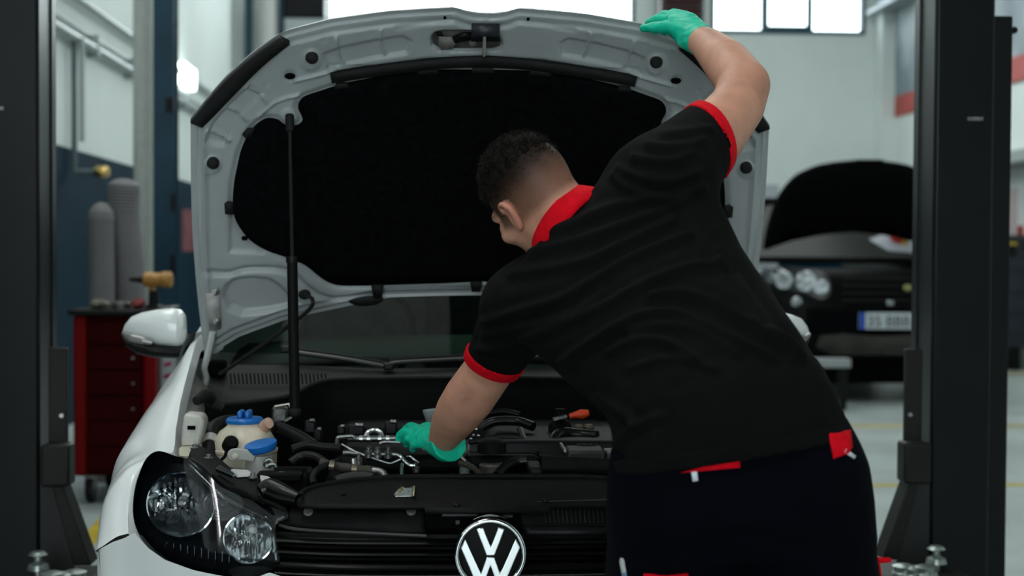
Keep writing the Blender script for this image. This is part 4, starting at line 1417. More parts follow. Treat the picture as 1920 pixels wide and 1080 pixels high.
pipe([(643, 849, 3.32), (655, 849, 3.32), (672, 851, 3.31)], .0055, mat('dull_bright', (.3, .3, .29), .4, .9), 'injector_pipe')
pipe([(663, 862, 3.29), (664, 874, 3.28)], .006, STEEL, 'dipstick_tube', 8, 1)
pipe([(754, 870, 3.27), (753, 880, 3.25), (753, 896, 3.22)], .004, STEEL, 'dipstick_tube', 8, 1)
for px, py in ((691, 842), (708, 843), (728, 843), (780, 869), (673, 855)):
    q = P(px, py, 3.30)
    b = MB().lathe([(.009, -.02), (.009, -.004), (.006, -.002), (.006, .004), (.003, .006)], q, n=12).build('injector_nut', ALU, CAR)
    MB().lathe([(.0095, -.012), (.0095, -.006)], q, n=6).build('hex_collar', STEEL, b)
# hoses
pipe([(588, 836, 3.38), (560, 818, 3.42), (520, 800, 3.48), (506, 803, 3.46)], .014, HOSE, 'radiator_hose', 12)
pipe([(548, 842, 3.34), (575, 834, 3.35), (605, 838, 3.35), (640, 840, 3.34)], .010, HOSE, 'vacuum_hose', 10)
pipe([(545, 868, 3.28), (565, 855, 3.29), (590, 856, 3.28), (610, 868, 3.27)], .010, HOSE, 'vacuum_hose', 10)
pipe([(600, 866, 3.265), (625, 874, 3.26), (650, 877, 3.25), (680, 881, 3.24), (700, 883, 3.23)], .0105, WRAP, 'wrapped_hose', 12)
pipe([(698, 882, 3.23), (712, 884, 3.225), (720, 890, 3.215), (722, 900, 3.20)], .0085, mat('dull_bright', (.3, .3, .29)), 'metal_elbow', 12)
for px, py in ((622, 873), (664, 880), (690, 883)):
    MB().lathe([(.0125, -.006), (.0125, .006)], P(px, py, 3.245), (1, 0, -.15), 14).build('hose_clamp', mat('clamp_bronze', (.20, .17, .12), .4, .7), CAR)
pipe([(588, 908, 3.18), (587, 895, 3.2), (595, 882, 3.22), (615, 872, 3.25), (632, 866, 3.27)], .0085, HOSE, 'corrugated_hose', 10)
pipe([(497, 874, 3.24), (498, 866, 3.24), (505, 862, 3.24), (510, 867, 3.24), (510, 876, 3.24)], .0055, STEEL, 'bright_elbow')
pipe([(503, 878, 3.235), (506, 872, 3.235), (514, 871, 3.235), (517, 877, 3.235)], .005, STEEL, 'bright_elbow')
MB().box(P(525, 893, 3.2), (.10, .05, .02)).build('fuse_tray', BAY, CAR, bevel=.005)
MB().sphere(P(528, 889, 3.2), (.014, .01, .006)).build('tray_knob', mat('tray_grey', (.10, .12, .12), .4), CAR)
MB().box2((P(500, 860, 3.3).x, 3.24, .66), (P(585, 860, 3.3).x, 3.36, .745)).build('battery_shelf', BAY, CAR, bevel=.01)
pipe([(630, 905, 3.17), (650, 898, 3.18), (680, 896, 3.18), (700, 899, 3.17)], .014, mat('rubber_dust', (.02, .02, .02), .7), 'front_hose', 10)
# connector blocks behind
for px, py, w, h in ((582, 800, .026, .03), (668, 806, .04, .025), (560, 822, .03, .02), (733, 802, .03, .03), (596, 816, .02, .03), (640, 806, .02, .02)):
    q = P(px, py, 3.5)
    k = MB().box(q, (w, .03, h)).build('connector_block', DARK_PLASTIC, CAR, bevel=.004)
    MB().box(q + Vector((w * .2, -.012, h * .6)), (w * .5, .012, .006)).build('connector_clip', ALU, k, bevel=.001)
# funnel-like filler neck beside the hand
q = P(811, 795, 3.52)
MB().lathe([(.007, -.06), (.008, -.02), (.017, .016), (.021, .030), (.021, .036), (.018, .036)], q, (-.1, 0, 1), 18).build('filler_neck', mat('funnel_grey', (.22, .26, .26), .4), CAR)
# right half: alternator-like cluster, intake pipe, battery cover
pipe([(905, 800, 3.55), (930, 790, 3.55), (970, 790, 3.55), (1000, 800, 3.52)], .012, mat('pipe_black', (.003, .003, .003), .32, spec=.25), 'charge_pipe', 12)
pipe([(915, 776, 3.62), (945, 772, 3.62), (975, 778, 3.6)], .008, mat('pipe_black', (.003, .003, .003), .32, spec=.25), 'charge_pipe', 10)
pipe([(880, 830, 3.40), (930, 822, 3.42), (970, 822, 3.42), (1000, 834, 3.40)], .006, HOSE, 'harness', 8)
pipe([(975, 805, 3.5), (985, 830, 3.42), (998, 848, 3.38), (1010, 852, 3.36)], .008, HOSE, 'harness', 8)
for px, py in ((893, 805), (888, 816), (897, 817), (883, 823), (915, 829), (927, 828), (918, 834), (930, 832)):
    MB().sphere(P(px, py, 3.40), (.0042, .004, .003), 8, 6).build('bright_bolt', STEEL, CAR)
al = MB().lathe([(.03, -.05), (.032, 0), (.028, .004)], P(924, 872, 3.28), n=20).build('oil_filter', mat('filter_grey', (.05, .047, .042), .4), CAR)
MB().lathe([(.034, .004), (.034, .03), (.022, .036)], P(922, 852, 3.30), n=20).build('filter_housing', BAY, al)
MB().lathe([(.012, -.03), (.012, 0), (.010, .002)], P(871, 868, 3.26), n=16).build('valve_cap', mat('valve_grey', (.16, .19, .18), .4), CAR)
pipe([(868, 838, 3.33), (872, 850, 3.3), (866, 858, 3.28), (874, 866, 3.27)], .005, ALU, 'valve_stem')
pipe([(878, 834, 3.33), (877, 846, 3.31), (880, 856, 3.29)], .003, STEEL, 'thin_pipe', 6)
pipe([(860, 868, 3.25), (885, 876, 3.24), (905, 894, 3.2)], .007, WRAP, 'wrapped_hose', 8)
pipe([(932, 893, 3.19), (948, 876, 3.22), (968, 867, 3.24), (988, 864, 3.24)], .012, mat('pipe_black', (.003, .003, .003), .32, spec=.25), 'charge_pipe', 12)
ih = MB().box2((P(988, 862, 3.2).x, 3.12, .735), (P(1013, 862, 3.2).x, 3.23, .775)).build('intake_box', DARK_PLASTIC, CAR, bevel=.006)
pipe([(1015, 874, 3.18), (1080, 876, 3.18), (1160, 880, 3.18)], .0235, BLACK_PLASTIC, 'intake_duct', 14, 1)
bx = [P(1056, 832, 3.46), P(1122, 833, 3.46), P(1133, 866, 3.27), P(1064, 864, 3.27)]
bc = MB().prism([(p.x, p.y, .79) for p in bx], (0, 0, -.16)).build('battery_cover', mat('battery_black', (.020, .019, .020), .5, bump=.1), CAR, bevel=.006)
MB().box((P(1060, 850, 3.3).x - .004, 3.36, .792), (.006, .19, .008)).build('cover_edge', mat('dull_bright', (.3, .3, .29)), bc)
for k in range(3):
    e = MB().tube([Vector((P(1092 + 11 * k, 846, 3.34).x + .010 * math.cos(a), 3.365 + .010 * math.sin(a), .7925)) for a in np.linspace(0, 2 * math.pi, 15)[:-1]], .0015, 5, closed=True).build('embossed_mark', DARK_PLASTIC, bc)
for k in range(4):
    MB().box2((P(1137, 840, 3.3).x, 3.30 + k * .05, .76), (P(1200, 840, 3.3).x, 3.33 + k * .05, .785)).build('cooling_rib', ALU if k % 2 == 0 else DULL_STEEL, CAR, bevel=.003)
of = MB().tube([P(1068, 781, 3.6), P(1078, 778, 3.6), P(1090, 777, 3.6), P(1104, 774, 3.6)], [.007, .008, .013, .008], 10).build('orange_connector', ORANGE, CAR)
ex = MB().lathe([(.028, -.05), (.03, -.01), (.026, .0), (.012, .012), (.010, .03), (.013, .034)], P(1050, 792, 3.55), n=18).build('vacuum_unit', BAY, CAR)
MB().box(P(1050, 783, 3.52), (.035, .02, .006), Matrix.Rotation(-.25, 3, 'Y')).build('unit_strap', ALU, ex)
pipe([(1036, 845, 3.40), (1040, 822, 3.45), (1056, 812, 3.48), (1090, 815, 3.48), (1120, 818, 3.46)], .014, mat('pipe_black', (.003, .003, .003), .32, spec=.25), 'charge_pipe', 12)
for px in (1085, 1104):
    MB().lathe([(.012, -.02), (.014, 0), (.009, .006)], P(px, 800, 3.55), n=14).build('reservoir_knob', mat('knob_brown', (.09, .075, .05), .5), CAR)

# wipers
for k, (pts, r) in enumerate((([(536, 655, 4.14), (560, 662, 4.12), (640, 673, 4.11), (726, 688, 4.10)], .007), ([(729, 687, 4.10), (738, 681, 4.10), (800, 677, 4.11), (905, 672, 4.13), (1060, 668, 4.16)], .006))):
    w = pipe(pts, r, mat('wiper_arm', (.014, .0135, .013), .45), 'wiper_arm', 8, 4)
    b0 = [(p[0], p[1] - 7, p[2] + .02) for p in pts]
    MB().tube([P(*p) for p in b0], .0045, 6, smooth=4).build('wiper_blade', RUBBER, w)
    q = P(*pts[0])
    MB().box(q, (.03, .03, .02)).build('wiper_cap', DARK_PLASTIC, w, bevel=.005)

# crumpled foil packet left on the lock carrier
f0 = SP(758, 925, 0.004)
fo = MB()
sc = f0.y / F
pk = [(738, 928, 0), (741, 931, 0), (774, 931, 0), (777, 914, 4), (758, 914, 1), (753, 911, 5)]
base_ = [SP(738.5, 928, .004), SP(742, 931.5, .004), SP(775, 931, .004), SP(777, 915, .004), SP(748, 917, .004)]
foil = empty('foil_packet', (f0.x, f0.y, f0.z - 0.004), 'small torn silver foil packet lying on the black lock carrier cover', 'packet')
FOIL = mat('foil', (.62, .66, .70), .3, .8, var=.3, scale=150, bump=.3)
fo.prism(base_, (0, 0, .0015)).build('foil_sheet', FOIL, foil)
GOLD = mat('foil_inner', (.42, .38, .24), .35, .7, var=.3, scale=150)
MB().add([SP(739, 928, .006), SP(757, 918, .006), SP(759, 915, .016), SP(753, 911, .014)], [(0, 1, 2, 3)]).build('torn_flap', GOLD, foil, solid=.001)
MB().add([SP(771, 931, .006), SP(776, 930, .014), SP(778, 911, .014), SP(773, 911, .006)], [(0, 1, 2, 3)]).build('torn_flap', GOLD, foil, solid=.001)

# ------------------------------------------------------------------ the mechanic
from mathutils.bvhtree import BVHTree
PER = empty('person', (0.50, 2.42, 0.0), 'person in black polo shirt, navy trousers and teal gloves leaning over the engine bay', 'person')
SKIN = mat('skin', (0.53, 0.265, 0.178), 0.5, var=0.07, scale=35, bump=0.06, bscale=300, attr='tint', spec=0.2, sss=0.05)
SHIRT = mat('black_polo_cloth', (0.0040, 0.0040, 0.0040), 0.95, var=0.15, scale=40, bump=0.12, bscale=900, spec=0.08)
REDCLOTH = mat('red_rib_cloth', (0.60, 0.002, 0.010), 0.85, var=0.1, scale=60, bump=0.15, bscale=700, spec=0.1)
NAVY = mat('navy_work_cloth', (0.0011, 0.0014, 0.0036), 0.9, var=0.2, scale=30, bump=0.12, bscale=600, spec=0.05)
GLOVE = mat('teal_nitrile', (0.003, 0.50, 0.31), 0.5, var=0.06, scale=40, bump=0.12, bscale=120, spec=0.25)
HAIRM = mat('dark_brown_hair', (0.010, 0.008, 0.006), 0.55, var=0.4, scale=150, bump=0.5, bscale=400, spec=0.08)


def Q(px, py, Y):
    return np.array(P(px, py, Y))


def sec(L, R, yl, yr, b):
    l, r = Q(*L, yl), Q(*R, yr)
    return ((l + r) / 2, (r - l) / 2, b)


TORSO = [sec((1150, 905), (1600, 842), 2.42, 2.42, .135), sec((1150, 880), (1591, 812), 2.42, 2.42, .140), sec((1143, 805), (1560, 738), 2.43, 2.44, .142), sec((1116, 745), (1508, 648), 2.48, 2.49, .140),
         sec((1046, 695), (1447, 553), 2.57, 2.55, .135), sec((965, 625), (1392, 468), 2.68, 2.60, .128), sec((945, 575), (1330, 350), 2.76, 2.66, .110), sec((1005, 515), (1245, 325), 2.79, 2.71, .075)]
YOKE = ([Q(978, 575, 2.79), Q(1042, 508, 2.80), Q(1105, 442, 2.765), Q(1185, 382, 2.73), Q(1250, 340, 2.70)], [.072, .066, .067, .068, .080])


def refine(secs, n=3):
    flat = [np.r_[s[0], s[1], s[2]] for s in secs]
    return [(v[:3], v[3:6], v[6]) for v in spline(flat, n)]


TORSO_F = refine(TORSO, 2)
SL_L = ([Q(987, 572, 2.78), Q(957, 622, 2.88), Q(917, 690, 3.00)], [.082, .071, .057])
SL_R = ([Q(1235, 352, 2.69), Q(1285, 298, 2.75), Q(1345, 240, 2.86)], [.100, .084, .066])
ARM_L = ([Q(992, 578, 2.79), Q(960, 625, 2.885), Q(919, 690, 2.99), Q(880, 745, 3.06), Q(862, 770, 3.10), Q(846, 795, 3.15), Q(828, 830, 3.215)], [.055, .056, .052, .055, .052, .045, .031])
ARM_R = ([Q(1255, 330, 2.70), Q(1340, 252, 2.85), Q(1382, 200, 2.90), Q(1395, 160, 2.935), Q(1362, 117, 3.03), Q(1330, 87, 3.12), Q(1310, 72, 3.17)], [.075, .064, .056, .054, .050, .039, .031])


def hand_l(p, e):
    d = sd_sweep(p, [(Q(830, 832, 3.21), np.array(Q(822, 818, 3.235) - Q(836, 845, 3.19)) * .5 * 1.15, .020 + e), (Q(806, 826, 3.25), (Q(796, 802, 3.30) - Q(808, 850, 3.20)) * .5, .023 + e), (Q(784, 819, 3.29), (Q(782, 800, 3.33) - Q(790, 840, 3.24)) * .5, .017 + e)])
    ch = [([Q(812, 812, 3.28), Q(803, 800, 3.325), Q(795, 800, 3.35), Q(788, 806, 3.36)], [.014, .0115, .010, .009]),
          ([Q(786, 807, 3.32), Q(771, 800, 3.35), Q(761, 805, 3.37), Q(757, 813, 3.375)], [.0125, .0115, .010, .009]),
          ([Q(781, 813, 3.30), Q(760, 810, 3.33), Q(750, 816, 3.345), Q(748, 825, 3.345)], [.0125, .0115, .010, .009]),
          ([Q(782, 821, 3.28), Q(768, 823, 3.30), Q(762, 827, 3.32), Q(762, 833, 3.33)], [.012, .011, .0095, .0085]),
          ([Q(790, 832, 3.255), Q(779, 834, 3.27), Q(774, 837, 3.285), Q(774, 842, 3.295)], [.0105, .0095, .0085, .008])]
    for i, (c, r) in enumerate(ch):
        d = smin(d, sd_chain(p, c, [x + e for x in r]), .012 if i == 0 else .006)
    return d


def hand_r(p, e):
    d = sd_sweep(p, [(Q(1314, 74, 3.165), (Q(1330, 54, 3.18) - Q(1298, 95, 3.15)) * .5 * 1.05, .022 + e), (Q(1288, 57, 3.225), (Q(1302, 24, 3.25) - Q(1274, 86, 3.21)) * .5, .024 + e), (Q(1260, 42, 3.28), (Q(1262, 15, 3.30) - Q(1252, 64, 3.26)) * .5, .020 + e)])
    ch = [([Q(1290, 60, 3.20), Q(1255, 50, 3.23), Q(1228, 51, 3.255), Q(1207, 53, 3.275)], [.017, .0155, .0125, .0095]),
          ([Q(1262, 38, 3.28), Q(1236, 36, 3.30), Q(1218, 42, 3.33), Q(1214, 52, 3.355)], [.0135, .0125, .0105, .009]),
          ([Q(1264, 33, 3.30), Q(1246, 28, 3.34), Q(1232, 36, 3.385), Q(1230, 58, 3.39)], [.013, .012, .0105, .009]),
          ([Q(1272, 32, 3.30), Q(1262, 26, 3.35), Q(1250, 36, 3.39), Q(1248, 60, 3.395)], [.013, .012, .0105, .009]),
          ([Q(1284, 36, 3.29), Q(1280, 30, 3.33), Q(1270, 42, 3.37), Q(1268, 64, 3.375)], [.012, .011, .0095, .008])]
    for i, (c, r) in enumerate(ch):
        d = smin(d, sd_chain(p, c, [x + e for x in r]), .014 if i == 0 else .006)
    return d


# head frame: S his left, Fd where he looks, Up the crown
Fd = np.array((-.44, .79, -.43)); Fd /= np.linalg.norm(Fd)
Up = np.array((-.55, .05, .83)); Up -= Fd * (Up @ Fd); Up /= np.linalg.norm(Up)
Sd = np.cross(Up, Fd)
HR = np.stack([Sd, Fd, Up])
HC = Q(1000, 372, 2.80)
I3 = np.eye(3)


def sd_ear(q, s):
    ear = sd_ell(q, (s * .079, -.010, -.010), np.array([(1, .35 * s, 0), (-.35 * s, 1, .2), (0, -.2, 1)]), (.0085, .020, .033))
    ear = -smin(-ear, sd_ell(q, (s * .090, -.004, -.008), I3, (.010, .010, .019)), .004)
    rim_ = sd_chain(q, [(s * .078, .010, .004), (s * .084, .002, .020), (s * .089, -.014, .022), (s * .090, -.026, .008), (s * .084, -.022, -.016), (s * .078, -.010, -.034), (s * .075, .000, -.040)], [.0035, .0042, .0048, .0048, .0045, .0065, .005])
    return smin(ear, rim_, .004)


def head(p):
    q = (p - HC) @ HR.T
    d = sd_ell(q, (0, -.012, .032), I3, (.076, .096, .090))
    d = smin(d, sd_ell(q, (0, .018, -.045), I3, (.062, .072, .078)), .03)
    d = smin(d, sd_ell(q, (0, .050, -.098), I3, (.030, .030, .022)), .03)
    d = smin(d, sd_chain(q, [(-.052, -.01, -.06), (-.03, .04, -.095), (.03, .04, -.095), (.052, -.01, -.06)], [.014, .014, .014, .014]), .025)
    d = smin(d, sd_chain(q, [(-.036, .080, .016), (0, .090, .012), (.036, .080, .016)], [.012, .011, .012]), .014)
    for s in (-1, 1):
        d = -smin(-d, sd_ell(q, (s * .033, .097, -.008), I3, (.017, .016, .012)), .010)
        d = smin(d, sd_ell(q, (s * .033, .080, -.010), I3, (.0135, .0125, .0115)), .003)
        d = smin(d, sd_ell(q, (s * .046, .062, -.030), I3, (.022, .022, .018)), .02)
        d = smin(d, sd_ear(q, s), .006)
    d = smin(d, sd_chain(q, [(0, .088, .002), (0, .097, -.022), (0, .103, -.036)], [.008, .010, .012]), .010)
    for s in (-1, 1):
        d = smin(d, sd_ell(q, (s * .012, .100, -.038), I3, (.010, .011, .008)), .006)
    d = smin(d, sd_ell(q, (0, .084, -.066), I3, (.024, .014, .006)), .006)
    d = smin(d, sd_ell(q, (0, .082, -.077), I3, (.020, .013, .007)), .006)
    return d


NB = Q(1058, 417, 2.77)
NECK = ([HC + HR.T @ np.array((0, -.046, -.005)), HC + HR.T @ np.array((0, -.044, -.075)), NB, Q(1105, 455, 2.73)], [.054, .060, .066, .080])
HIPL, HIPR = Q(1275, 930, 2.44), Q(1490, 915, 2.42)
KNL, KNR = np.array((0.40, 2.47, 0.47)), np.array((0.70, 2.40, 0.47))
ANL, ANR = np.array((0.37, 2.40, 0.10)), np.array((0.76, 2.34, 0.10))
PELV = [sec((1150, 845), (1580, 778), 2.42, 2.42, .125), sec((1152, 880), (1592, 812), 2.42, 2.42, .13), sec((1152, 930), (1610, 870), 2.42, 2.42, .14), sec((1156, 990), (1622, 940), 2.41, 2.41, .14), sec((1180, 1040), (1620, 1000), 2.41, 2.41, .12)]


def legs(p, e):
    d = sd_chain(p, [HIPL, (HIPL + KNL) / 2, KNL, (KNL * .6 + ANL * .4), ANL], [.105 + e, .098 + e, .070 + e, .066 + e, .048 + e])
    return smin(d, sd_chain(p, [HIPR, (HIPR + KNR) / 2, KNR, (KNR * .6 + ANR * .4), ANR], [.105 + e, .098 + e, .070 + e, .066 + e, .048 + e]), .02)


HLc, HRc = Q(798, 825, 3.27), Q(1265, 52, 3.27)


def body(p):
    d = sd_sweep(p, [(c, u * .90, b - .018) for c, u, b in TORSO_F[1:]])
    d = smin(d, sd_chain(p, YOKE[0], [r - .015 for r in YOKE[1]]), .03)
    d = smin(d, sd_sweep(p, [(c, u * .95, b - .010) for c, u, b in PELV]), .03)
    d = smin(d, legs(p, -.006), .03)
    d = smin(d, sd_chain(p, *NECK), .03)
    d = smin(d, local(p, HC - .135, HC + .135, head), .012)
    d = smin(d, sd_chain(p, *ARM_L), .03)
    d = smin(d, sd_chain(p, *ARM_R), .03)
    d = smin(d, local(p, HLc - .10, HLc + .10, lambda z: hand_l(z, -.0025)), .010)
    d = smin(d, local(p, HRc - .13, HRc + .13, lambda z: hand_r(z, -.0025)), .010)
    for a in (ANL, ANR):
        d = smin(d, sd_chain(p, [a - (0, 0, .04), a + (0, .15, -.06)], [.04, .03]), .02)
    return d


V, Qd = sdf_mesh(body, (-.12, 2.1, 0.02), (0.98, 3.5, 1.86), .0050)
q = (V - HC) @ HR.T
pxv = proj(V)
# natural colour of the skin: clipped hair at the sides, redder ear and cheek, elbow, scab
near = np.linalg.norm(q, axis=1) < .16
line = .046 - .18 * q[:, 1]
nape = -.030 + .25 * np.maximum(0, q[:, 1] - .015)
stub = near * sstep(-.012, .012, q[:, 2] - nape) * (q[:, 1] < .088)
face = near * sstep(.045, .060, q[:, 1]) * (q[:, 2] < line + .02)
earm = near * sstep(.0045, .0, np.minimum(sd_ear(q, -1), sd_ear(q, 1)))
stub = stub * (1 - face) * (1 - earm)
dens = stub * (.62 + .38 * sstep(-.03, .045, q[:, 2] + .18 * q[:, 1]))
cols = np.ones((len(V), 3))
cols *= (1 - dens[:, None]) + dens[:, None] * np.array((.030, .026, .019))
cols = cols * (1 - .0 * earm[:, None])
cols *= 1 - earm[:, None] * np.array((0, .14, .12))
brow = near * np.exp(-((q[:, 2] - .020) / .007) ** 2) * np.exp(-((np.abs(q[:, 0]) - .034) / .020) ** 2) * (q[:, 1] > .06)
cols *= 1 - .8 * brow[:, None]
for c, r, k in (((872, 745), 13, .30), ((1434, 165), 22, .18), ((1406, 175), 42, .10)):
    w = np.exp(-((pxv[:, 0] - c[0]) ** 2 + (pxv[:, 1] - c[1]) ** 2) / r ** 2) * (V[:, 1] > 2.86)
    cols *= 1 - k * w[:, None] * np.array((.8, 1, 1))
w = np.exp(-(((pxv[:, 0] - 868) / 7) ** 2 + ((pxv[:, 1] - 742) / 3) ** 2)) * (V[:, 1] > 2.9)
cols = cols * (1 - w[:, None]) + w[:, None] * np.array((.9, 1.1, 1.1))
np_mesh('body', V, Qd, SKIN, PER, cols=cols)
STUB = (V[dens > .3], np_normals(V, Qd)[dens > .3], ((q[:, 2] + .18 * q[:, 1]) - .046)[dens > .3])


# --- polo shirt
def cut(p, a, b, t):
    a, b = np.array(a), np.array(b)
    n = (b - a) / np.linalg.norm(b - a)
    return (p - (a + (b - a) * t)) @ n


CUT_L = (SL_L[0][1], SL_L[0][2]); CUT_R = (SL_R[0][1], SL_R[0][2])
# cuff planes taken from the photograph: three points on each red hem
def plane3(a, b, c):
    n = np.cross(b - a, c - a); n /= np.linalg.norm(n)
    return a, n


hemL = plane3(Q(872, 672, 2.97), Q(968, 702, 2.985), Q(915, 700, 2.94))
if hemL[1] @ (ARM_L[0][3] - ARM_L[0][2]) < 0: hemL = (hemL[0], -hemL[1])
hemR = plane3(Q(1298, 208, 2.86), Q(1357, 316, 2.82), Q(1345, 250, 2.80))
if hemR[1] @ (ARM_R[0][2] - ARM_R[0][1]) < 0: hemR = (hemR[0], -hemR[1])
def hem_plane(up):
    a, n = plane3(Q(1150, 890 - up, 2.42), Q(1592, 816 - up, 2.42), Q(1380, 862 - up, 2.30))
    return (a, n if n[2] < 0 else -n)


hemB = hem_plane(0)


def side_of(p, pl):
    return (p - pl[0]) @ pl[1]


def sleeve_skin(p, SL):
    d = smin(sd_sweep(p, TORSO_F), sd_chain(p, *YOKE), .03)
    d = smin(d, sd_chain(p, *SL), .045)
    return np.maximum(d, sd_chain(p, *SL) - .025)


def shirt(p):
    d = sd_sweep(p, TORSO_F)
    l = np.maximum(sd_chain(p, *SL_L), side_of(p, hemL))
    r = np.maximum(sd_chain(p, *SL_R), side_of(p, hemR))
    d = smin(d, sd_chain(p, *YOKE), .03)
    d = smin(smin(d, l, .045), r, .045)
    d = np.maximum(d, side_of(p, hemB))
    return d


V, Qd = sdf_mesh(shirt, (0.0, 2.2, .78), (0.80, 3.1, 1.60), .006)
N = np_normals(V, Qd)
px = proj(V)
FOLDS = [[(900, 655), (946, 645), (1016, 622), (1085, 594), (1159, 557), (1224, 525), (1293, 500), (1350, 492)], [(909, 604), (969, 585), (1053, 557), (1118, 520), (1187, 479), (1290, 438)],
         [(1053, 678), (1108, 641), (1159, 608), (1201, 590), (1261, 585), (1317, 604), (1386, 636), (1446, 668)], [(1141, 659), (1187, 636), (1233, 636), (1270, 650), (1307, 671)],
         [(1178, 618), (1224, 608), (1284, 610), (1344, 636), (1381, 659)], [(1224, 553), (1280, 550), (1340, 567), (1400, 599), (1455, 631), (1506, 668)],
         [(1149, 329), (1185, 355), (1221, 365), (1260, 365), (1320, 350)], [(1158, 315), (1197, 331), (1245, 341), (1310, 325)], [(1028, 432), (1100, 406), (1173, 380), (1255, 372)],
         [(995, 471), (1100, 444), (1197, 408), (1290, 372)], [(960, 515), (1077, 493), (1149, 464), (1260, 410)], [(905, 630), (985, 612), (1060, 590), (1130, 548)], [(1180, 690), (1260, 670), (1340, 690)],
         [(1190, 295), (1250, 300), (1300, 285)], [(1215, 270), (1270, 272), (1320, 262)], [(1240, 250), (1285, 245), (1330, 240)], [(1380, 520), (1430, 590), (1490, 665)], [(1340, 470), (1370, 540), (1420, 600)],
         [(1120, 745), (1160, 770), (1190, 800)], [(1150, 835), (1185, 800), (1240, 780)], [(900, 645), (935, 655), (985, 660)]]
amp = [.0075, .007, .009, .007, .007, .009, .006, .006, .006, .006, .006, .006, .005, .005, .005, .004, .006, .005, .006, .005, .004]
disp = np.zeros(len(V))
facing = sstep(-.1, .3, -(N @ np.array(_f)))
for L, a in zip(FOLDS, amp):
    dd = polydist(px, spline(L, 4))
    disp += 1.2 * a * (np.exp(-(dd / 8.0) ** 2) - .45 * np.exp(-((dd - 17) / 10.0) ** 2))
for pl_, c_ in ((hemL, SL_L[0][2]), (hemR, SL_R[0][2])):
    nearc = np.linalg.norm(V - c_, axis=1) < .17
    disp = np.where(nearc, disp * sstep(.03, .075, -side_of(V, pl_)), disp)
rs = np.random.RandomState(3)
nz = np.zeros(len(V))
for k in range(10):
    kv = rs.randn(3) * 14
    nz += np.sin(V @ kv + rs.rand() * 6.28)
V = V + N * (disp * facing + nz * .0006)[:, None]
np_mesh('polo_shirt', V, Qd, SHIRT, PER)
# hem seam, cuffs
def band(fn, pl, w, lo, hi, name, m, h=.004, lift=.004):
    def f(p):
        s = side_of(p, pl)
        return np.maximum(np.maximum(fn(p) - lift, s - .002), -s - w)
    v, qd = sdf_mesh(f, lo, hi, h)
    return np_mesh(name, v, qd, m, PER, smooth=40)


cl, cr = SL_L[0][2], SL_R[0][2]
band(lambda p: sleeve_skin(p, SL_L), hemL, .028, cl - .14, cl + .14, 'sleeve_cuff', REDCLOTH)
band(lambda p: sleeve_skin(p, SL_R), hemR, .030, cr - .14, cr + .14, 'sleeve_cuff', REDCLOTH)
band(lambda p: sd_sweep(p, TORSO_F[:8]), hemB, .026, (.22, 2.2, .78), (.80, 2.65, 1.1), 'shirt_hem', SHIRT, .005, .003)
# collar: a folded band round the neck
ax = HC - NB; ax /= np.linalg.norm(ax)
cu = np.array(_r); cu -= ax * (cu @ ax); cu /= np.linalg.norm(cu)
cw = np.cross(ax, cu)
rows = []
for k in range(49):
    a = 2 * math.pi * k / 48
    dr = cu * math.cos(a) + cw * math.sin(a)
    row = []
    for r, h in ((.066, -.03), (.070, .008), (.074, .017), (.079, .015), (.090, -.006), (.104, -.032), (.100, -.037)):
        row.append(NB + ax * h + dr * r)
    rows.append(row)
MB().grid(rows).build('shirt_collar', REDCLOTH, PER, smooth=70, merge=True)


# --- trousers, shoes
def trousers(p):
    d = sd_sweep(p, [(c, u, b) for c, u, b in PELV])
    d = smin(d, legs(p, .018), .05)
    d = np.maximum(d, p[:, 2] * -1 + .05)
    return d


V, Qd = sdf_mesh(trousers, (.1, 2.12, .03), (.98, 2.7, .98), .008)
N = np_normals(V, Qd)
nz = np.zeros(len(V))
for k in range(12):
    kv = rs.randn(3) * np.array((16, 16, 9))
    nz += np.sin(V @ kv + rs.rand() * 6.28)
V = V + N * (nz * .0011 * sstep(.95, .8, V[:, 2]))[:, None]
TRO = np_mesh('trousers', V, Qd, NAVY, PER)
bvh = BVHTree.FromPolygons([Vector(v) for v in V], Qd.tolist())


def on_trousers(lift):
    def f(a, b):
        d = ray(a, b)
        h = bvh.ray_cast(CAM_POS, d)
        if h[0] is None:
            return P(a, b, 2.42)
        return h[0] - d.normalized() * lift
    return f


for poly, m, nm in (([(1275, 887), (1330, 872), (1386, 856), (1388, 877), (1330, 882)], REDCLOTH, 'red_waist_trim'), ([(1553, 812), (1594, 806), (1598, 838), (1590, 851), (1563, 860)], REDCLOTH, 'red_pocket_patch'),
                    ([(1296, 885), (1307, 884), (1309, 901), (1299, 903)], mat('white_tab', (.62, .66, .72), .6), 'white_label_tab'), ([(1207, 1076), (1290, 1076), (1292, 1094), (1207, 1094)], REDCLOTH, 'red_pocket_trim'),
                    ([(1585, 842), (1604, 855), (1602, 860), (1583, 848)], mat('white_tab', (.6, .6, .6)), 'white_piping')):
    vs, fs = fill(poly, 9)
    fn = on_trousers(.004)
    MB().add([fn(v.x, v.y) for v in vs], fs).build(nm, m, TRO, solid=.003, merge=True)
r0 = on_trousers(.006)
MB().tube([P(1638, 1042, 2.41), P(1648, 1050, 2.405), P(1671, 1050, 2.40)], [.003, .006, .004], 8, smooth=4).build('red_pull_cord', REDCLOTH, TRO)
MB().tube([P(1641, 1045, 2.41), P(1645, 1062, 2.41), P(1648, 1090, 2.41)], [.003, .006, .006], 8, smooth=4).build('red_pull_cord', REDCLOTH, TRO)
for s, a in ((0, ANL), (1, ANR)):
    def shoe(p, a=a):
        d = sd_chain(p, [a + (0, -.03, -.035), a + (0, .06, -.045), a + (.0, .17, -.055)], [.055, .052, .044])
        return np.maximum(d, .004 - p[:, 2])
    v, qd = sdf_mesh(shoe, a - (.1, .15, .1), a + (.1, .27, .1), .006)
    np_mesh('shoe', v, qd, RUBBER, PER, smooth=50)

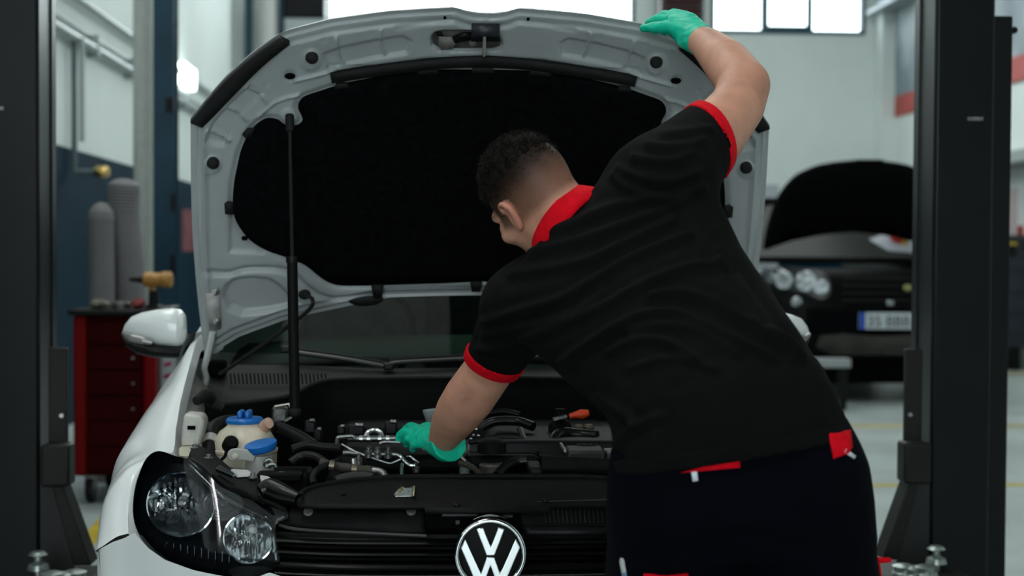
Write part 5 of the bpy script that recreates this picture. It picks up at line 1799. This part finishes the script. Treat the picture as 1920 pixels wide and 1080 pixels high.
# --- gloves
def glove_l(p):
    d = hand_l(p, 0.0)
    c = sd_chain(p, [Q(828, 831, 3.22), Q(838, 833, 3.195), Q(845, 830, 3.18)], [.034, .040, .042])
    a, b = Q(826, 832, 3.225), Q(848, 818, 3.165)
    return np.maximum(smin(d, c, .012), cut(p, a, b, .62))


def glove_r(p):
    d = hand_r(p, 0.0)
    c = sd_chain(p, [Q(1310, 72, 3.17), Q(1322, 82, 3.145)], [.0335, .0365])
    return np.maximum(smin(d, c, .012), cut(p, Q(1310, 72, 3.17), Q(1330, 87, 3.12), .35))


for fn, c in ((glove_l, Q(800, 825, 3.27)), (glove_r, Q(1265, 52, 3.27))):
    v, qd = sdf_mesh(fn, c - .16, c + .16, .003)
    n_ = np_normals(v, qd)
    wr = np.sin(v @ np.array((90, 150, 190)) + 3 * np.sin(v @ np.array((60, -40, 50)))) * .0006
    np_mesh('glove', v + n_ * wr[:, None], qd, GLOVE, PER)


# --- hair: cropped top, clipped sides are on the scalp itself
def hairf(p):
    q = (p - HC) @ HR.T
    d = sd_ell(q, (0, -.012, .032), I3, (.0815, .101, .098))
    cutp = (.046 - .18 * q[:, 1] + .0022 * np.sin(q[:, 1] * 520) * np.sin(q[:, 0] * 430 + 1)) - q[:, 2]
    front = q[:, 1] - (.082 + .15 * np.maximum(0, q[:, 2] - .08))
    return np.maximum(-smin(-d, -cutp * .8, .022), front)


V, Qd = sdf_mesh(hairf, HC - .18, HC + .18, .004)
N = np_normals(V, Qd)
nz = np.zeros(len(V))
for k in range(14):
    kv = rs.randn(3) * 120
    nz += np.sin(V @ kv + rs.rand() * 6.28)
V = V + N * (nz * .0005)[:, None]
HAIR = np_mesh('hair', V, Qd, HAIRM, PER)
qh = (V - HC) @ HR.T
ok = np.where((N @ Up > -.25) & (np.linalg.norm(qh - np.array((0, -.012, .03)), axis=1) > .085))[0]
st = MB()
for i in rs.choice(ok, 5200):
    p0 = V[i] - N[i] * .002
    d = N[i] * .8 + Up * .25 + Fd * .35 + rs.randn(3) * .28
    d /= np.linalg.norm(d)
    s = np.cross(d, rs.randn(3)); s /= np.linalg.norm(s)
    L = .009 + .006 * rs.rand()
    n0 = len(st.v)
    st.v += [tuple(p0 - s * .0006), tuple(p0 + s * .0006), tuple(p0 + d * L)]
    st.f.append((n0, n0 + 1, n0 + 2))
hv, hn, hz = STUB
pr = np.exp(hz / .022); pr /= pr.sum()
for i in rs.choice(len(hv), 9000, p=pr):
    p0 = hv[i] + rs.randn(3) * .0015
    d = hn[i] * .6 - Up * .35 - Fd * .3 + rs.randn(3) * .25
    d /= np.linalg.norm(d)
    s = np.cross(d, rs.randn(3)); s /= np.linalg.norm(s)
    L = .003 + .010 * math.exp(min(0, hz[i]) / .018)
    n0 = len(st.v)
    st.v += [tuple(p0 - s * .0009), tuple(p0 + s * .0009), tuple(p0 + d * L)]
    st.f.append((n0, n0 + 1, n0 + 2))
tag(st.build('hair_strands', HAIRM, HAIR, smooth=0), kind='stuff')
# pen in the trouser pocket
pen = empty('pen', tuple(P(1172, 1078, 2.40)), 'light blue pen clipped in the left trouser pocket', 'pen')
MB().tube([P(1176, 1100, 2.385), P(1172, 1072, 2.385)], .0065, 10).build('barrel', mat('pen_blue', (.10, .20, .28), .4), pen)
MB().lathe([(.0065, 0), (.0065, .018), (.004, .024)], P(1172, 1072, 2.385), P(1168, 1052, 2.385) - P(1172, 1072, 2.385), 10).build('cap', mat('pen_cap', (.42, .44, .42), .4), pen)

# ------------------------------------------------------------------ dark off-road car in the background
SX, SY = P(1655, 600, 11.5).x, 11.5
SUV = empty('offroad_car', (SX, SY + 2, 0), 'black off-road car with raised bonnet parked behind the lift column', 'car')
SBLK = mat('black_car_paint', (0.0022, 0.0022, 0.0026), 0.3, spec=0.12)
SGRY = mat('skid_plate_grey', (0.045, 0.043, 0.039), 0.7, spec=.1, var=0.2, scale=8)
pl = [(-.94, 1.5), (-.95, .75), (-.93, .40), (-.84, .17), (-.60, .05), (-.3, .0), (0, -.01)]
pl = [tuple(p) for p in spline(pl, 5)]
pl = pl + [(-x, y) for x, y in reversed(pl[:-1])]
rows = []
for z, ins, back in ((.42, .06, .06), (.50, .02, .02), (.62, .0, .0), (.80, .0, .02), (.95, .01, .05), (1.08, .03, .09), (1.13, .07, .14)):
    rows.append([(SX + x * (1 - ins), SY + y + back, z) for x, y in pl])
MB().grid(rows, flip=True).build('front_body', SBLK, SUV, smooth=60)
MB().box2((SX - .82, SY + .3, .55), (SX + .82, SY + 1.3, 1.02)).build('engine_bay', FELT, SUV, bevel=.05)
for s in (-1, 1):
    sec_ = [[(SX + s * a, y, z) for a, z in ((.80, .40), (.93, .45), (.95, .75), (.93, 1.0), (.86, 1.15), (.80, 1.17))] for y in (SY + 1.45, SY + 2.6, SY + 4.2)]
    MB().grid(sec_, flip=s < 0).build('side_panel', SBLK, SUV, smooth=50)
    MB().tube([(SX + s * .80, SY + 1.35, 1.17), (SX + s * .66, SY + 1.95, 1.74)], .05, 8).build('screen_pillar', SBLK, SUV)
    MB().grid([[(SX + s * .82, SY + 1.4, 1.17), (SX + s * .82, SY + 4.2, 1.17)], [(SX + s * .66, SY + 1.95, 1.72), (SX + s * .66, SY + 4.0, 1.72)]]).build('side_window', glass('dark_glass'), SUV)
    for yy in (SY + .75, SY + 3.4):
        c = (SX + s * .80, yy, .37)
        w = MB().lathe([(.22, -.11), (.34, -.12), (.37, -.08), (.37, .08), (.34, .12), (.22, .11)], c, (s, 0, 0), 32).build('wheel', TYRE, SUV)
        MB().lathe([(.03, .07), (.2, .08), (.225, .11)], c, (s, 0, 0), 24).build('rim', DULL_STEEL, w)
    m = MB().tube([(SX + s * .86, SY + 1.7, 1.20), (SX + s * 1.0, SY + 1.7, 1.26), (SX + s * 1.1, SY + 1.72, 1.26)], [.03, .09, .08], 12).build('door_mirror', SBLK, SUV)
MB().box2((SX - .66, SY + 1.95, 1.72), (SX + .66, SY + 4.1, 1.79)).build('roof', SBLK, SUV, bevel=.03)
MB().box2((SX - .72, SY + .28, .16), (SX + .72, SY + .5, .46)).build('added_shade_block', FELT, SUV, bevel=.03)  # black block added for the deep shade under the car
MB().box2((SX - .85, SY + 1.3, .35), (SX + .85, SY + 4.3, .45)).build('floor_pan', FELT, SUV)
MB().grid([[(SX + a * .80, SY + 1.25 + .12 * a * a, 1.17) for a in np.linspace(-1, 1, 9)], [(SX + a * .66, SY + 1.90 + .1 * a * a, 1.72) for a in np.linspace(-1, 1, 9)]]).build('windscreen', mat('dusty_glass', (0.016, 0.018, 0.016), 0.35, spec=0.2), SUV)


def SH(px, py):
    return P(px, py, SY + .95 - .40 * (465 - py) / 160)


hl = [(1434, 466), (1438, 440), (1447, 405), (1460, 372), (1478, 346), (1500, 327), (1540, 311), (1600, 304), (1655, 303)]
hb = [(1655, 432), (1600, 433), (1540, 438), (1480, 450)]
half = [SH(*p) for p in spline(hl, 3)]
hbl = [SH(*p) for p in spline(hb, 3)]
m2 = lambda p: Vector((2 * SX - p.x, p.y, p.z))
loop = half + [m2(p) for p in reversed(half[:-1])] + [m2(p) for p in reversed(hbl)] + hbl[1:]
vs, fs = fill([(p.x, p.z) for p in loop], .12)
zz = lambda z: SY + .95 - .40 * (z - 1.27) / .69
MB().add([(v.x, zz(v.y), v.y) for v in vs], fs).build('bonnet', FELT, SUV, solid=.05, merge=True)
MB().tube(half + [m2(p) for p in reversed(half[:-1])], .02, 8).build('bonnet_rim', SBLK, SUV)
MB().tube([(SX + a, SY + .98 + .1 * abs(a), 1.20) for a in np.linspace(-.8, .8, 9)], .035, 8).build('cowl', DARK_PLASTIC, SUV)


def FS(px, py, off=0.0):
    Y = SY + .1
    for _ in range(8):
        q = P(px, py, Y)
        x = abs(q.x - SX)
        Y = SY + float(np.interp(x, [p[0] for p in pl[len(pl) // 2:]], [p[1] for p in pl[len(pl) // 2:]])) + .02 - off
    return P(px, py, Y)


LG = mat('lamp_silver', (0.42, 0.45, 0.47), 0.2, 0.8, var=0.5, scale=25)
for flip in (0, 1):
    def B(m, n, mm, par): return (m.mirror(SX) if flip else m).build(n, mm, par, merge=True)
    poly = spline([(1458, 504), (1475, 499), (1530, 505), (1552, 518), (1558, 545), (1545, 562), (1515, 552), (1480, 545), (1462, 530)], 3, closed=True)
    v_, f_ = fill(poly, 14)
    hd = B(MB().add([FS(v.x, v.y, .02) for v in v_], f_), 'headlight', mat('lamp_dark', (.03, .03, .03), .2), SUV)
    for px, py, r in ((1470, 525, .075), (1511, 527, .085), (1540, 538, .06), (1465, 510, .03)):
        q = FS(px, py, .03)
        B(MB().lathe([(r * .2, -.01), (r * .8, .0), (r, .02), (r * .95, .024)], q, (-.3, -1, 0), 20), 'reflector', LG, hd)
    B(MB().tube([FS(1424, 508, .02), FS(1440, 513, .02), FS(1452, 527, .02)], [.03, .05, .03], 10, smooth=3), 'corner_lamp', LG, SUV)
    B(MB().sphere(FS(1494, 566, .0), (.05, .03, .045)), 'fog_lamp', LG, SUV)
for k in range(4):
    MB().tube([FS(1580 + 15 * i, 522 + 14 * k, .03) for i in range(11)], .012, 6).build('grille_bar', DARK_PLASTIC, SUV)
MB().box(FS(1669, 568, .05), (.06, .02, .04)).build('tow_cover', LG, SUV, bevel=.008)
MB().sphere(FS(1702, 540, .04), (.04, .02, .03)).build('oval_badge', mat('badge_olive', (.25, .27, .10), .3, .5), SUV)
p0, p1 = FS(1609, 617, .05), FS(1609, 586, .05)
pz0, pz1 = p0.z, p1.z
px0, px1, py_ = p0.x, p0.x + .52, SY - .06
plate = MB().box2((px0, py_, pz0), (px1, py_ + .015, pz1)).build('licence_plate', mat('plate_white', (.50, .54, .58), .4), SUV, bevel=.003)
MB().box2((px0, py_ - .003, pz0), (px0 + .05, py_, pz1)).build('plate_band', mat('plate_blue', (.005, .06, .38), .4), plate)
tc = bpy.data.curves.new('plate_text', 'FONT')
tc.body, tc.size, tc.extrude = '35 BBB 5', .125, .001
to = bpy.data.objects.new('plate_text', tc)
dg = bpy.context.evaluated_depsgraph_get()
COL.objects.link(to)
bpy.context.view_layer.update()
tm = bpy.data.meshes.new_from_object(to.evaluated_get(bpy.context.evaluated_depsgraph_get()))
bpy.data.objects.remove(to)
xs = np.array([v.co.x for v in tm.vertices])
k = .44 / (xs.max() - xs.min())
off = WLOC[SUV]
for v in tm.vertices:
    v.co = Vector((px0 + .065 + v.co.x * k, py_ - .002 + v.co.z, pz0 + .022 + v.co.y)) - off
tag(finish(tm, 'plate_text', mat('plate_ink', (.02, .02, .02), .5), plate, smooth=0), kind='stuff')
MB().box2((SX - .62, SY - .02, pz0 - .05), (SX + .62, SY + .1, pz1 + .04)).build('plate_recess', FELT, SUV, bevel=.02)
lo = [FS(*p, .03) for p in ((1540, 622), (1556, 612), (1580, 613), (1583, 626), (1655, 630), (1655, 668), (1560, 666), (1530, 650))]
sk = lo[:5] + [m2(p) for p in reversed(lo[:4])] + [m2(p) for p in reversed(lo[6:])] + lo[6:]
vs, fs = fill([(p.x, p.z) for p in sk], .1)
MB().add([(v.x, SY - .03 + .08 * abs(v.x - SX), v.y) for v in vs], fs).build('skid_plate', SGRY, SUV, solid=.03, merge=True)
# leaflet lying on the scuttle of the dark car
lf = empty('workshop_leaflet', tuple(P(1668, 466, SY + .9)), 'white leaflet with a red and yellow corner on the black car\'s engine bay', 'paper')
a_ = [P(1630, 449, SY + .92), P(1660, 438, SY + .95), P(1716, 452, SY + .95), P(1712, 474, SY + .85), P(1665, 470, SY + .85)]
MB().prism(a_, (0, .006, .003)).build('sheet', mat('paper_white', (.42, .44, .50), .6), lf)
MB().prism([P(1664, 433, SY + .93), P(1692, 442, SY + .93), P(1690, 459, SY + .9), P(1672, 452, SY + .9)], (0, -.01, .003)).build('red_panel', mat('print_red', (.55, .03, .02), .6), lf)
MB().prism([P(1688, 446, SY + .925), P(1702, 448, SY + .925), P(1702, 462, SY + .9), P(1688, 458, SY + .9)], (0, -.01, .003)).build('yellow_panel', mat('print_yellow', (.55, .35, .05), .6), lf)
# low jack in front of it
jx0, jx1 = P(1500, 680, 11.15).x, P(1593, 680, 11.15).x
jk = empty('trolley_jack', ((jx0 + jx1) / 2, 11.2, 0), 'low pale steel trolley jack on the floor ahead of the black car', 'jack')
MB().box2((jx0, 11.1, P(1560, 690, 11.1).z), (jx1, 11.25, P(1560, 673, 11.1).z)).build('lifting_beam', mat('jack_grey', (.30, .32, .33), .4), jk, bevel=.01)
for x in (jx0 + .05, jx1 - .05):
    MB().box2((x - .03, 11.12, .08), (x + .03, 11.22, P(1560, 688, 11.1).z)).build('leg', DARK_PLASTIC, jk)
    MB().lathe([(.05, -.02), (.05, .02)], (x, 11.17, .05), (1, 0, 0), 16).build('wheel', DARK_PLASTIC, jk)
# silver locker seen past the bonnet edge
lx0, lx1 = P(1405, 400, 17.5).x, P(1460, 400, 17.5).x
ck = empty('steel_locker', ((lx0 + lx1) / 2, 17.7, 0), 'pale steel locker behind the black car, left of its bonnet', 'locker')
MB().box2((lx0, 17.5, 0.0), (lx1, 17.95, P(1440, 346, 17.5).z)).build('cabinet', mat('locker_grey', (.34, .37, .40), .35, .3), ck, bevel=.01)
MB().box2((lx0 + .01, 17.485, .06), (lx1 - .01, 17.5, P(1440, 352, 17.5).z)).build('door', mat('locker_door', (.40, .43, .46), .3, .3), ck, bevel=.004)
MB().tube([P(1437, 372, 17.44), P(1452, 374, 17.44)], .02, 8).build('handle', CHROME, ck)

# ------------------------------------------------------------------ right wall
def RW(px, py, d=0.0):
    return PX(px, py, XR - d)


b0, b1 = 19.6, 12.2
zr0 = RW(1672, 222).z
bn = empty('wall_banner', (XR - .02, 16, zr0), 'long faded banner with a red lower band on the right wall', 'banner')
MB().box2((XR - .02, b1, zr0 + .28), (XR - .002, b0, zr0 + 1.45)).build('picture_field', mat('banner_grey', (.34, .38, .40), .6, col2=(.12, .17, .20), scale=1.2), bn)
MB().box2((XR - .024, b1, zr0), (XR - .002, b0, zr0 + .28)).build('red_band', mat('banner_red', (.40, .06, .05), .6, var=.15, scale=4), bn)
zz_ = RW(1690, 12).z
o = empty('crane_rail', (XR - .25, 15, zz_), 'grey steel crane rail along the top of the right wall', 'beam')
MB().box2((XR - .35, 8, zz_ - .05), (XR - .05, 19.9, zz_)).box2((XR - .35, 8, zz_ + .3), (XR - .05, 19.9, zz_ + .35)).box2((XR - .22, 8, zz_), (XR - .18, 19.9, zz_ + .3)).build('rail', mat('rail_grey', (.25, .29, .32), .4), o, merge=True)
for y in (9.0, 14.2, 19.4):
    MB().box2((XR - .18, y - .06, zz_), (XR - .001, y + .06, zz_ + .28)).build('bracket', DARK_STEEL, o)
zs_ = RW(1905, 312).z
o = tag(MB().box2((XR - .35, 12.4, zs_), (XR - .001, 18.5, zs_ + .12)).build('wall_ledge', mat('ledge_grey', (.33, .38, .37), .6)), 'pale grey ledge along the right wall above the bench', 'shelf')
bx0 = 5.55
bt = P(1905, 441, 15.0).z
bn = empty('tool_bench', (6.0, 15.6, 0), 'dark navy tool bench against the right wall', 'bench')
MB().box2((bx0, 15.0, .25), (XR - .01, 16.6, bt - .05)).build('cabinet', mat('bench_navy', (.006, .010, .020), .5), bn, bevel=.01)
MB().box2((bx0 - .03, 14.97, bt - .05), (XR - .005, 16.63, bt)).build('worktop', mat('bench_top', (.03, .035, .04), .5), bn, bevel=.006)
for x in (bx0 + .1, XR - .15):
    for y in (15.1, 16.5):
        MB().box2((x - .05, y - .05, 0), (x + .05, y + .05, .25)).build('foot', DARK_PLASTIC, bn)
for k in range(4):
    MB().box2((XR - .62, 14.985, .40 + .23 * k), (XR - .08, 15.0, .58 + .23 * k)).build('drawer', mat('bench_drawer', (.008, .013, .026), .45), bn, bevel=.005)
q = P(1897, 466, 14.96)
t = empty('yellow_socket_set', tuple(q), 'small black and yellow tester hanging on the bench end', 'tool')
MB().box(q + Vector((0, .0, .03)), (.11, .04, .07)).build('yellow_case', mat('tester_yellow', (.45, .36, .03), .5), t, bevel=.01)
MB().box(q + Vector((0, -.01, -.02)), (.10, .04, .12)).build('black_grip', DARK_PLASTIC, t, bevel=.015)
q = P(1893, 395, 15.2)
tag(MB().box2((q.x - .13, 15.2, bt), (q.x + .09, 15.23, P(1893, 352, 15.2).z)).build('notice_board', mat('pinkish_card', (.62, .52, .52), .6, var=.1, scale=5)), 'pale pink card standing on the navy bench', 'sign')
tag(MB().box2((P(1903, 430, 15.3).x, 15.25, bt), (P(1935, 430, 15.3).x, 15.5, bt + .11)).build('red_box', mat('box_red', (.42, .03, .02), .5)), 'small red box beside the pink card on the bench', 'box')

# ------------------------------------------------------------------ left: red tool trolley and ducts
TY = 7.05
cx0, cx1 = P(132, 700, TY).x, P(292, 700, TY).x
ctop, cbot = P(210, 592, TY).z, P(210, 893, TY).z
tr = empty('tool_trolley', ((cx0 + cx1) / 2, TY + .3, 0), 'dark red steel tool trolley with black top behind the left lift column', 'trolley')
RED = mat('trolley_red', (.034, .0003, .0006), .6, spec=.05, var=.15, scale=5)
REDB = mat('trolley_red_post', (.15, .001, .002), .5, spec=.1)
MB().box2((cx0 + .03, TY + .02, cbot), (cx1 - .03, TY + .60, ctop)).build('body', RED, tr, bevel=.01)
for x in (cx0 + .045, cx1 - .03):
    MB().box2((x - .032, TY - .005, cbot), (x + .032, TY + .06, ctop)).build('corner_post', REDB, tr, bevel=.015)
MB().box2((cx0 - .01, TY - .02, ctop), (cx1 + .01, TY + .62, ctop + .03)).build('top_tray', DARK_PLASTIC, tr, bevel=.01)
hgt = (ctop - cbot - .04) / 6
for k in range(6):
    z = cbot + .02 + hgt * k
    d = MB().box2((cx0 + .08, TY + .005, z + .006), (cx1 - .07, TY + .02, z + hgt - .006)).build('drawer', RED, tr, bevel=.004)
    for x in (cx1 - .11,):
        MB().lathe([(.007, 0), (.007, .012)], (x, TY + .005, z + hgt * .5), (0, -1, 0), 10).build('rivet', DULL_STEEL, d)
for x in (cx0 + .08, cx1 - .08):
    for y in (TY + .08, TY + .52):
        w = MB().lathe([(.062, -.018), (.066, 0), (.062, .018)], (x, y, .066), (1, 0, 0), 20).build('castor', DARK_PLASTIC, tr)
        MB().box2((x - .026, y - .03, .066), (x + .026, y + .03, cbot)).build('castor_fork', DULL_STEEL, w, bevel=.004)
sd0 = cx1 + .012
rk = MB().box2((cx1 - .002, TY + .1, P(300, 760, TY).z), (cx1 + .012, TY + .5, P(300, 672, TY).z)).build('side_rack', mat('rack_grey', (.16, .17, .17), .4), tr)
for k in range(4):
    z = P(300, 690 + 22 * k, TY).z
    MB().tube([(sd0, TY + .16, z), (sd0 + .035, TY + .16, z + .012)], .011, 8).build('screwdriver_handle', mat('pink_handle', (.30, .01, .08), .4), rk)

GH = mat('duct_hose_grey', (.150, .143, .146), .7, var=.06, scale=6)


def duct_hose(pts, r0, label):
    pts = [Vector(p) for p in spline(pts, 14)]
    rr = [r0 * (1 + .035 * math.cos(i * 1.9)) * min(1, .25 + .95 * math.sqrt(max(0, (len(pts) - 1 - i)) / 8)) if i > len(pts) - 9 else r0 * (1 + .035 * (-1) ** i) for i in range(len(pts))]
    tag(MB().tube(pts, rr, 20).build('duct_hose', GH, smooth=60), label, 'hose', 'grey exhaust duct hoses')


def hosepath(px, Y):
    return [P(a, b, Y) for a, b in px]


b_ = P(262, 590, 7.95)
duct_hose([(b_.x + .05, 7.95, .0), (b_.x + .01, 7.95, .5)] + hosepath([(246, 575), (240, 500), (233, 420), (232, 372), (234, 335)], 7.95), .088, 'taller grey ribbed duct hose standing behind the red trolley')
b_ = P(196, 590, 7.8)
duct_hose([(b_.x + .02, 7.8, .0), (b_.x, 7.8, .5)] + hosepath([(192, 580), (191, 500), (190, 440), (190, 380)], 7.8), .068, 'shorter grey ribbed duct hose left of the taller one')
tt = ctop + .03
gx = P(288, 540, 7.2).x
ag = empty('air_gun', (gx, 7.2, tt), 'yellow air tool with black nozzle standing on the red trolley', 'tool')
AGY = mat('tool_ochre', (.40, .19, .03), .45, var=.2, scale=30)
zc_ = P(290, 524, 7.2).z
MB().lathe([(.024, -.05), (.036, -.046), (.038, -.01), (.034, 0), (.034, .04), (.040, .046), (.040, .085), (.028, .092)], (gx, 7.2, zc_), (1, 0, 0), 18).build('barrel', AGY, ag, smooth=40)
MB().tube([(gx - .05, 7.2, zc_ - .002), (gx - .12, 7.2, zc_)], [.018, .008], 10).build('nozzle', DARK_PLASTIC, ag)
MB().sphere((gx - .005, 7.2, zc_ - .05), (.018, .018, .022)).build('trigger_knob', AGY, ag)
MB().lathe([(.04, 0), (.04, .01), (.026, .02), (.022, zc_ - tt - .055)], (gx, 7.2, tt), n=14).build('stand', DARK_PLASTIC, ag)
for px, w, h, col, nm, lb, ct_ in ((186, .045, .045, (.16, .15, .11), 'rag_bundle', 'crumpled grey rag on the trolley top, left end', 'rag'), (226, .045, .035, (.10, .10, .10), 'oil_tin', 'flat dark tin in the middle of the trolley top', 'tin'),
                                   (258, .036, .05, (.16, .02, .02), 'red_cloth', 'dark red cloth heap beside the yellow air tool', 'cloth')):
    x = P(px, 580, 7.12).x
    if nm == 'oil_tin':
        o = MB().lathe([(w, 0), (w, h - .006), (w * .9, h), (w * .3, h + .004)], (x, 7.13, tt), n=18).build(nm, mat(nm, col, .4, .4))
    else:
        o = MB()
        o.sphere((x, 7.13, tt + h * .5), (w, .06, h * .5), 16, 10)
        rs = np.random.RandomState(int(px))
        o.v = [(v[0] + rs.randn() * .003, v[1] + rs.randn() * .004, max(tt, v[2] + rs.randn() * .004)) for v in o.v]
        o = o.build(nm, mat(nm, col, .8, var=.3, scale=40), merge=True)
    tag(o, lb, ct_)

# ------------------------------------------------------------------ twin-tube ceiling lamps in front of the car (they light the nose from above)
def tube_lamp(x, y, z, L, power, label):
    t = empty('tube_lamp', (x, y, z), label, 'lamp', 'hanging tube lamps')
    MB().box2((x - .09, y - L / 2, z), (x + .09, y + L / 2, z + .06)).build('housing', WALL, t, bevel=.008)
    for s in (-.045, .045):
        MB().tube([(x + s, y - L / 2 + .03, z - .025), (x + s, y + L / 2 - .03, z - .025)], .014, 10).build('tube', mat('tube_glow', (1, 1, 1), .4, emit=(1.0, .95, 1.0), estr=30), t)
    for yy in (y - L / 3, y + L / 3):
        MB().tube([(x, yy, z + .06), (x, yy, ZC)], .006, 6).build('hanger', DULL_STEEL, t)
    area('lamp_light', (x, y, z - .06), (x, y, 0), .16, L, power, (0.98, 0.98, 1.0), 110)


tube_lamp(-1.15, 1.9, 4.3, 1.5, 11, 'hanging twin tube lamp above the front of the white car, left')
tube_lamp(1.6, 1.2, 4.3, 1.5, 10, 'hanging twin tube lamp behind the mechanic, right')
wt = empty('added_streak_tube', (XL + .05, 2.45, 2.2), 'unseen tube light added low on the left wall for the headlight streak', 'lamp')  # unseen tube, added to draw a streak across the headlight lens
MB().box2((XL + .0125, 2.1, 2.16), (XL + .06, 2.75, 2.24)).build('batten', WALL, wt, bevel=.006)
MB().tube([(XL + .085, 2.14, 2.205), (XL + .085, 2.71, 2.195)], .014, 10).build('tube', mat('tube_glow', (1, 1, 1)), wt)
